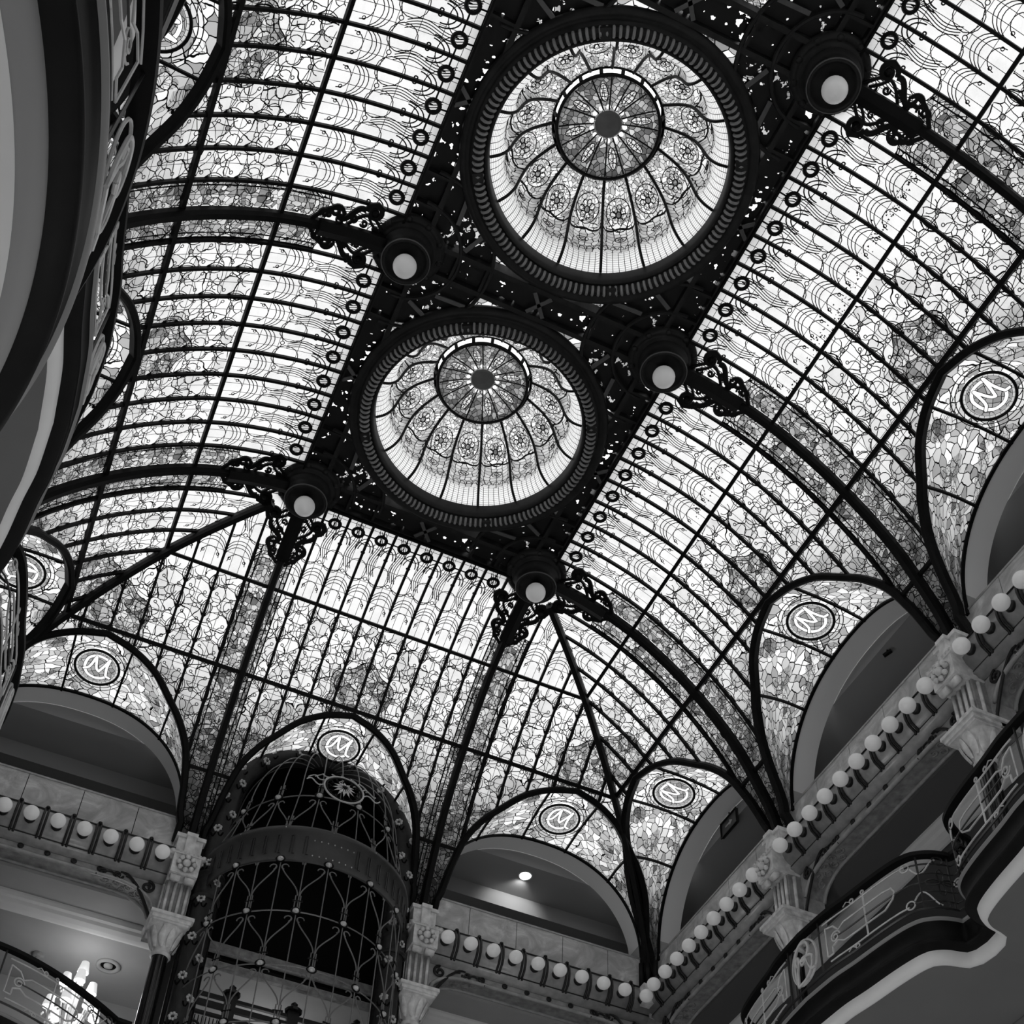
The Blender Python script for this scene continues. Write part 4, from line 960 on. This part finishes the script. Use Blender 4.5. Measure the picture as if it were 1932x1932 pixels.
for j in range(9):
    a = PI * j / 8; e0, e1 = .34, .62; qq = np.linspace(0, 1, 12); c_ = np.array([rp((e0 + (e1 - e0) * u_) * math.cos(a + .12 * math.sin(u_ * 2 * PI)), (e0 + (e1 - e0) * u_) * math.sin(a + .12 * math.sin(u_ * 2 * PI)), .02 - .28 * max(0, math.sin(a)) * u_ ** 2) for u_ in qq]); MB().tube(c_, .011, 4).build('scroll', M_rail, ros)
# dark shaft behind, landing gate, lit landing wall
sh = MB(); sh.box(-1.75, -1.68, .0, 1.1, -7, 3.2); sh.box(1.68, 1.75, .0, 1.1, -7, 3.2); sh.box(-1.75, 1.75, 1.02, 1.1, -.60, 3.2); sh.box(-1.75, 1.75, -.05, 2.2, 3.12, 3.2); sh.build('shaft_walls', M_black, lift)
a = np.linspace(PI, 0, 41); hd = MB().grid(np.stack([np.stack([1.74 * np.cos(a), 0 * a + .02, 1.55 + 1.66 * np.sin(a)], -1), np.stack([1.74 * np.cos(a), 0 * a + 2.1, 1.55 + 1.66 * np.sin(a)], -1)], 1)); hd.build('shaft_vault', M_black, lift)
for z, h in ((-.45, .16), (-.75, .1)): MB().box(-1.66, 1.66, .9, 1.0, z - .1, z + h - .1).build('shaft_beam', M_dark, lift)
gate = thing('landing_gate', 'black iron landing gate with finials seen through the lift cage', 'gate', (0, YW + 1.2, 0))
for z, h in ((-1.24, .06), (-1.42, .10), (-1.58, .05), (-2.6, .08)): MB().box(-1.65, 1.65, -.03, .03, z, z + h).build('rail', M_railb, gate)
for x in (-.62, .42, 1.5): f = MB(); f.box(x - .09, x + .09, -.06, .06, -2.6, -1.12); f.lathe([(.14, -1.12), (.15, -1.08), (.10, -1.04), (.05, -1.0), (.06, -.96), (.02, -.92), (.001, -.90)], (x, 0, 0), 10); f.build('post', M_railb, gate)
for x in np.arange(-1.4, 1.5, .28): MB().tube(np.concatenate([spiral(x, 0, .10, 1.2, 0, 1)[:, :1], 0 * spiral(x, 0, .1, 1.2, 0, 1)[:, :1], spiral(0, -1.82, .10, 1.2, 0, 1)[:, 1:]], 1), .022, 5).build('scroll', M_railb, gate)
for x in np.arange(-1.6, 1.65, .06): MB().tube([(x, .02, -2.6), (x, .02, -1.6)], .009, 4).build('gate_bar', M_railb, gate)

# ------------------------------------------------------------------ balconies
DU = [0, .25, .43, .65, .82, .90, .95, .985, 1.0]; DD = [0, .03, .09, .15, .22, .29, .40, .55, .71]
def build_balcony(loc, rz, label, mid=1.59, half=2.05, scale=1.0, mono=True, zt=0., bow=None, rs=1., soff=None, covem=None):
    root = thing('balcony', label, 'balcony', loc, rz, 'bowed balconies')
    u = np.concatenate([np.linspace(-1, -.9, 14), np.linspace(-.88, .88, 45), np.linspace(.9, 1, 14)])
    d = mid - (interp_smooth(DU, DD, np.abs(u)) if bow is None else .71 * np.abs(u) ** bow) * scale; s = u * half; dn = mid - .73 * scale
    pl = np.concatenate([[[-HB, dn]], np.stack([s, d], -1), [[HB, dn]]])
    l = np.concatenate([[0], np.cumsum(np.linalg.norm(np.diff(pl, axis=0), axis=1))]); q = np.linspace(0, l[-1], 141); pl = np.stack([np.interp(q, l, pl[:, k]) for k in range(2)], -1)
    T = nrm(np.gradient(pl, axis=0)); N = np.stack([-T[:, 1], T[:, 0]], -1); N[np.abs(pl[:, 0]) > half + .03] = (0, 1)
    def off(e, z): return np.stack([pl[:, 0] + N[:, 0] * e, -(pl[:, 1] + N[:, 1] * e), 0 * pl[:, 0] + z + zt], -1)
    def strip(pr): return np.stack([off(e, z) for e, z in pr], 1)
    MB().grid(strip([(-.3, -4.24), (.03, -4.24), (.045, -4.255), (.045, -4.275), (.02, -4.29)])).build('edge_moulding', M_edge, root, True)
    MB().grid(strip([(.02, -4.29), (.0, -4.33), (-.01, -4.44), (.0, -4.52), (.02, -4.54), (.02, -4.56), (.0, -4.57), (-.05, -4.595), (-.10, -4.605)])).build('fascia', M_iron, root, True)
    MB().grid(strip([(-.10, -4.605), (-.101, -4.63), (-.107, -4.68), (-.122, -4.72), (-.145, -4.745), (-.17, -4.755), (-.185, -4.757)])).build('cove_moulding', covem or M_pale, root, True)
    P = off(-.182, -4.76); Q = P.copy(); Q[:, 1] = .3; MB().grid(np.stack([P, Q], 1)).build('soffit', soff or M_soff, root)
    P = off(-.25, -4.2); Q = P.copy(); Q[:, 1] = .3; MB().grid(np.stack([P, Q], 1)).build('deck', M_dark, root)
    # railing
    rail = MB().sweep(off(0, -3.32), [(-.05, -.03), (.05, -.03), (.055, .02), (.02, .045), (-.02, .045), (-.055, .02)], (0, 0, 1)).build('handrail', M_iron, root)
    def on(ss, z, e=0.):   # point of the railing surface at position ss (metres along the rail from its middle), height z
        ss, z = np.broadcast_arrays(np.asarray(ss, float), np.asarray(z, float)); t = l[-1] / 2 + ss
        return np.stack([np.interp(t, q, pl[:, 0] + N[:, 0] * e), -np.interp(t, q, pl[:, 1] + N[:, 1] * e), z + zt], -1)
    half_l = l[-1] / 2
    MB().tube(off(0, -4.10), .016, 5).build('bottom_rail', M_railb, root)
    def pc(pts, r=.011, nm='rail_scroll', m=M_rail, par=None, k=1):
        pts = np.asarray(pts, float)
        if k > 1:
            o_ = [pts[0]]
            for a_, b_ in zip(pts[:-1], pts[1:]): o_ += [a_ + (b_ - a_) * j / k for j in range(1, k + 1)]
            pts = np.array(o_)
        return MB().tube(on(pts[:, 0], pts[:, 1]), r * rs, 5).build(nm, m, par or root)
    for sg in (-1, 1):
        for x in (.34, 1.95, half_l - .22): pc([(sg * x, -4.1), (sg * x, -3.34)], .014, 'post', M_railb)
        X = lambda x: sg * x
        pc([(X(.42), -3.44), (X(1.80), -3.44)], k=10); pc([(X(.50), -4.02), (X(1.78), -4.02)], k=10)
        # stepped frame
        pc([(X(.46), -3.52), (X(.46), -3.94), (X(.56), -3.94), (X(.56), -3.84), (X(.66), -3.80), (X(.76), -3.86), (X(1.45), -3.86), (X(1.58), -3.78), (X(1.62), -3.70), (X(1.58), -3.62), (X(1.45), -3.60), (X(.78), -3.60), (X(.68), -3.66), (X(.60), -3.56), (X(.46), -3.52)], .012, 'rail_frame', M_rail, None, 3)
        pc([(X(1.14), -4.02), (X(1.14), -3.44)], .012, 'rail_upright')
        pc([(X(.60), -3.73), (X(half_l - .22), -3.73)], .011, 'rail_line', M_railb, None, 20)
        for zc in (-3.86, -3.60): pc([(X(1.95), zc), (X(half_l - .1), zc)], .011, 'rail_line', M_railb, None, 8)
        for zc in (-3.46, -4.0): pc([(X(1.80), zc), (X(half_l - .1), zc)], .011, 'rail_line', M_railb, None, 8)
        pc(spiral(X(.62), -3.73, .085, 1.6, 0, sg), .011)
        for x, zc, r in ((1.80, -3.46, .055), (1.80, -4.0, .055), (.95, -3.40, .03), (.95, -4.06, .03), (1.14, -3.39, .025)): pc(circ(X(x), zc, r, 14), .010, 'rail_ring')
        pc(np.stack([X(1.86) + sg * np.linspace(0, .3, 10), -3.5 - .1 * np.sin(np.linspace(0, PI * 1.5, 10))], -1), .011)
        pc(np.stack([X(1.86) + sg * np.linspace(0, .3, 10), -3.96 + .1 * np.sin(np.linspace(0, PI * 1.5, 10))], -1), .011)
        xm = (half_l + 1.85) / 2
        for zc in (-3.41, -4.05): pc(circ(X(xm), zc, .06, 14), .012, 'rail_ring', M_railb)
        for a in range(4):
            cx, cz = X(xm) + .10 * math.cos(a * PI / 2), -3.73 + .10 * math.sin(a * PI / 2)
            th = np.linspace(0, 2 * PI, 15); pc(np.stack([cx + (.085 if a % 2 == 0 else .04) * np.cos(th), cz + (.04 if a % 2 == 0 else .085) * np.sin(th)], -1), .010, 'rail_clover', M_railb)
        pc([(X(.80), -3.40), (X(.86), -3.36), (X(.92), -3.40)], .008); pc([(X(.80), -4.06), (X(.86), -4.02), (X(.92), -4.06)], .008)
        pc([(sg * (half_l - .05), -4.1), (sg * (half_l - .05), -3.34)], .014, 'post', M_railb); pc(spiral(sg * (half_l - .13), -3.73, .07, 1.5, 0, sg), .010)
    # oval monogram
    th = np.linspace(0, 2 * PI, 33); em = pc(np.stack([.26 * np.cos(th), -3.72 + .31 * np.sin(th)], -1), .016, 'monogram_ring')
    def st(p, r=.020):
        P_ = np.asarray(p, float); L0 = np.concatenate([[0], np.cumsum(np.linalg.norm(np.diff(P_, axis=0), axis=1))]); q_ = np.linspace(0, L0[-1], 28); S_ = np.stack([interp_smooth(L0, P_[:, k_], q_) for k_ in range(2)], -1); MB().tube(on(S_[:, 0], S_[:, 1] - 3.72, .02), r * rs, 6).build('monogram_stroke', M_rail, em)
    st([(-.13, -.30), (-.12, -.10), (-.08, .05), (-.10, .12), (-.14, .06), (-.12, -.02)]); st([(-.13, -.30), (-.17, -.1), (-.17, .08), (-.12, .2), (-.02, .27), (.08, .25), (.13, .16), (.10, .06), (.0, .0)])
    st([(-.02, -.04), (-.04, .02), (.02, .05), (.12, .03), (.19, -.02), (.18, -.12), (.1, -.24), (-.02, -.29), (-.13, -.29)]); st([(-.02, -.04), (.03, -.03), (.06, .03)], .016); st([(.06, .02), (.10, -.1), (.16, -.19), (.24, -.2)], .016)
    return root
bal = None
for side, c, txt in (('R', -6.22, 'right wall, nearest the corner in view'), ('R', -10.66, 'right wall, at the right edge of the photo'), ('L', -6.22, 'left wall, farthest and mostly hidden'), ('L', -10.66, 'left wall, partly hidden by the nearest balcony'), ('L', -15.1, 'left wall, above the large lower one at top left')):
    loc, rz = frame(side, c); lb = 'bowed balcony with dark iron railing, ' + txt
    if (side, c) == ('L', -15.1): loc = (loc[0] + .06, loc[1], 0)
    bal = build_balcony(loc, rz, lb) if bal is None else dup(bal, loc, rz, lb)
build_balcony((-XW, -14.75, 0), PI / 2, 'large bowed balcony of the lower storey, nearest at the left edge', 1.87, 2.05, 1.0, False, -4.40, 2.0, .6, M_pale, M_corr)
build_balcony((-4.42, YW, 0), 0, 'bowed balcony railing in front of the lit candelabrum on the end wall', 1.62, 2.0, 1.5, False, .15, 1.7)

# ------------------------------------------------------------------ candelabrum, ceiling fittings
cd = thing('candelabrum', 'lit crystal candelabrum with white shades behind the balcony railing', 'candelabrum', (-2.93, YW + 1.6, -2.55))
MB().lathe([(.02, -.6), (.05, -.2), (.03, 0), (.07, .1), (.1, .18), (.05, .28), (.03, .5), (.05, .7), (.06, .9), (.02, 1.2), (.015, 1.36)], n=14).build('stem', M_crystal, cd, True)
LAMPS = [(0, 0, 1.38)] + [(.22 * math.cos(a), .22 * math.sin(a), 1.08) for a in (.3, 1.9, 3.3, 4.6)] + [(.36 * math.cos(a), .36 * math.sin(a), .62) for a in (.1, 1.1, 2.2, 3.2, 4.3, 5.3)]
for i, (x, y, z) in enumerate(LAMPS):
    sh_ = MB().lathe([(.055, z + .20), (.06, z + .2), (.092, z + .01), (.088, z)], (x, y, 0), 16).build('lamp_shade', M_shade, cd, True)
    MB().lathe([(.001, z + .02), (.085, z + .015)], (x, y, 0), 16).build('bulb_glow', M_bulb, sh_)
    r = math.hypot(x, y); qq = np.linspace(0, 1, 12)
    if r > 0: MB().tube(np.stack([x * (qq ** .8), y * (qq ** .8), .35 + (z - .35 - .06) * qq - .26 * np.sin(qq * PI)], -1), .014, 5).build('arm', M_crystal, cd, True)
    rnd = random.Random(i)
    for j in range(5):
        MB().ball((x + rnd.uniform(-.08, .08), y + rnd.uniform(-.08, .08), z - .08 - .05 * j), .016, 6, 4, (1, 1, 1.6)).build('crystal_drop', M_crystal, cd)
for i in range(6):
    a = i * PI / 3; MB().tube([(.36 * u_ * math.cos(a + .2 * u_), .36 * u_ * math.sin(a + .2 * u_), .55 - .35 * math.sin(PI * u_)) for u_ in np.linspace(0, 1, 9)], .012, 5).build('crystal_chain', M_crystal, cd)
def disc_light(name, label, cat, loc, prof, mat, par_parts):
    root = thing(name, label, cat, loc)
    MB().lathe(prof, n=32).build('trim_ring', mat, root, True)
    for nm, pr, m in par_parts: MB().lathe(pr, n=32).build(nm, m, root, True)
    return root
disc_light('downlight', 'round bright downlight in the corridor ceiling right of the lift', 'ceiling light', (4.18, YW + .68, 2.78), [(.12, 0), (.135, -.01), (.12, -.02), (.105, -.01)], M_pale, [('lens', [(.001, -.012), (.107, -.012)], M_lamp)])
disc_light('ceiling_vent', 'round recessed ceiling fitting above the candelabrum', 'ceiling fitting', (-2.56, YW + 1.94, -.68), [(.20, 0), (.20, -.03), (.15, -.045), (.13, -.02), (.125, -.0)], M_plast, [('recess', [(.13, -.004), (.001, -.004)], M_black), ('cone', [(.001, -.05), (.07, -.03), (.075, -.006)], M_plast)])
disc_light('smoke_detector', 'small round detector on the gallery ceiling left of the candelabrum', 'detector', (-3.66, YW + 2.16, -.68), [(.10, 0), (.10, -.03), (.06, -.06), (.001, -.06)], M_dark, [('cap', [(.03, -.06), (.03, -.075), (.001, -.075)], M_dark)])
sg_ = thing('exit_sign', 'small dark framed sign hanging in the corridor behind the right wall arch', 'sign', (XW + .28, -1.98, 2.62), -PI / 2)
MB().box(-.26, .26, -.02, .02, -.16, .16).build('panel', M_railb, sg_); MB().bar([(-.26, -.03, -.16), (.26, -.03, -.16), (.26, -.03, .16), (-.26, -.03, .16)], .03, .02, (0, -1, 0), True).build('frame', M_iron, sg_); MB().tube([(0, 0, .16), (0, 0, .26)], .015, 6).build('hanger', M_iron, sg_)
ar = MB(); ar.add([(-.12, -.024, -.02), (.02, -.024, -.02), (.02, -.024, .02), (-.12, -.024, .02), (.02, -.024, .07), (.02, -.024, -.07), (.12, -.024, 0)], [(0, 1, 2, 3), (4, 5, 6)]); ar.build('arrow', M_dark, sg_)
spt = thing('spotlight', 'tiny dark spotlight on the corridor ceiling of the right wall second bay', 'spotlight', (XW + .5, -6.45, 2.70), -PI / 2)
MB().tube([(0, 0, .08), (0, 0, 0)], .012, 6).build('stem', M_iron, spt); MB().tube([(-.06, -.04, -.02), (.06, .03, .02)], .035, 8).build('head', M_iron, spt)
# lamps' own light, then an added fill on the landing
def lamp(name, loc, power, r, kind='POINT'):
    l = bpy.data.lights.new(name, kind); l.energy = power; l.shadow_soft_size = r; o = bpy.data.objects.new(name, l); C.objects.link(o); o.location = loc; return o
lamp('candelabrum_light', (-2.93, YW + 1.6, -1.5), 24, .3)
_s = lamp('downlight_light', (4.18, YW + .72, 2.74), 26, .05, 'SPOT'); _s.data.spot_size = 1.9; _s.data.spot_blend = .6; _s.rotation_euler = (math.radians(68), 0, 0)
lamp('landing_fill_light', (.2, YW + 2.4, -1.5), 14, .3)  # no lamp stands here; added to brighten the landing behind the cage
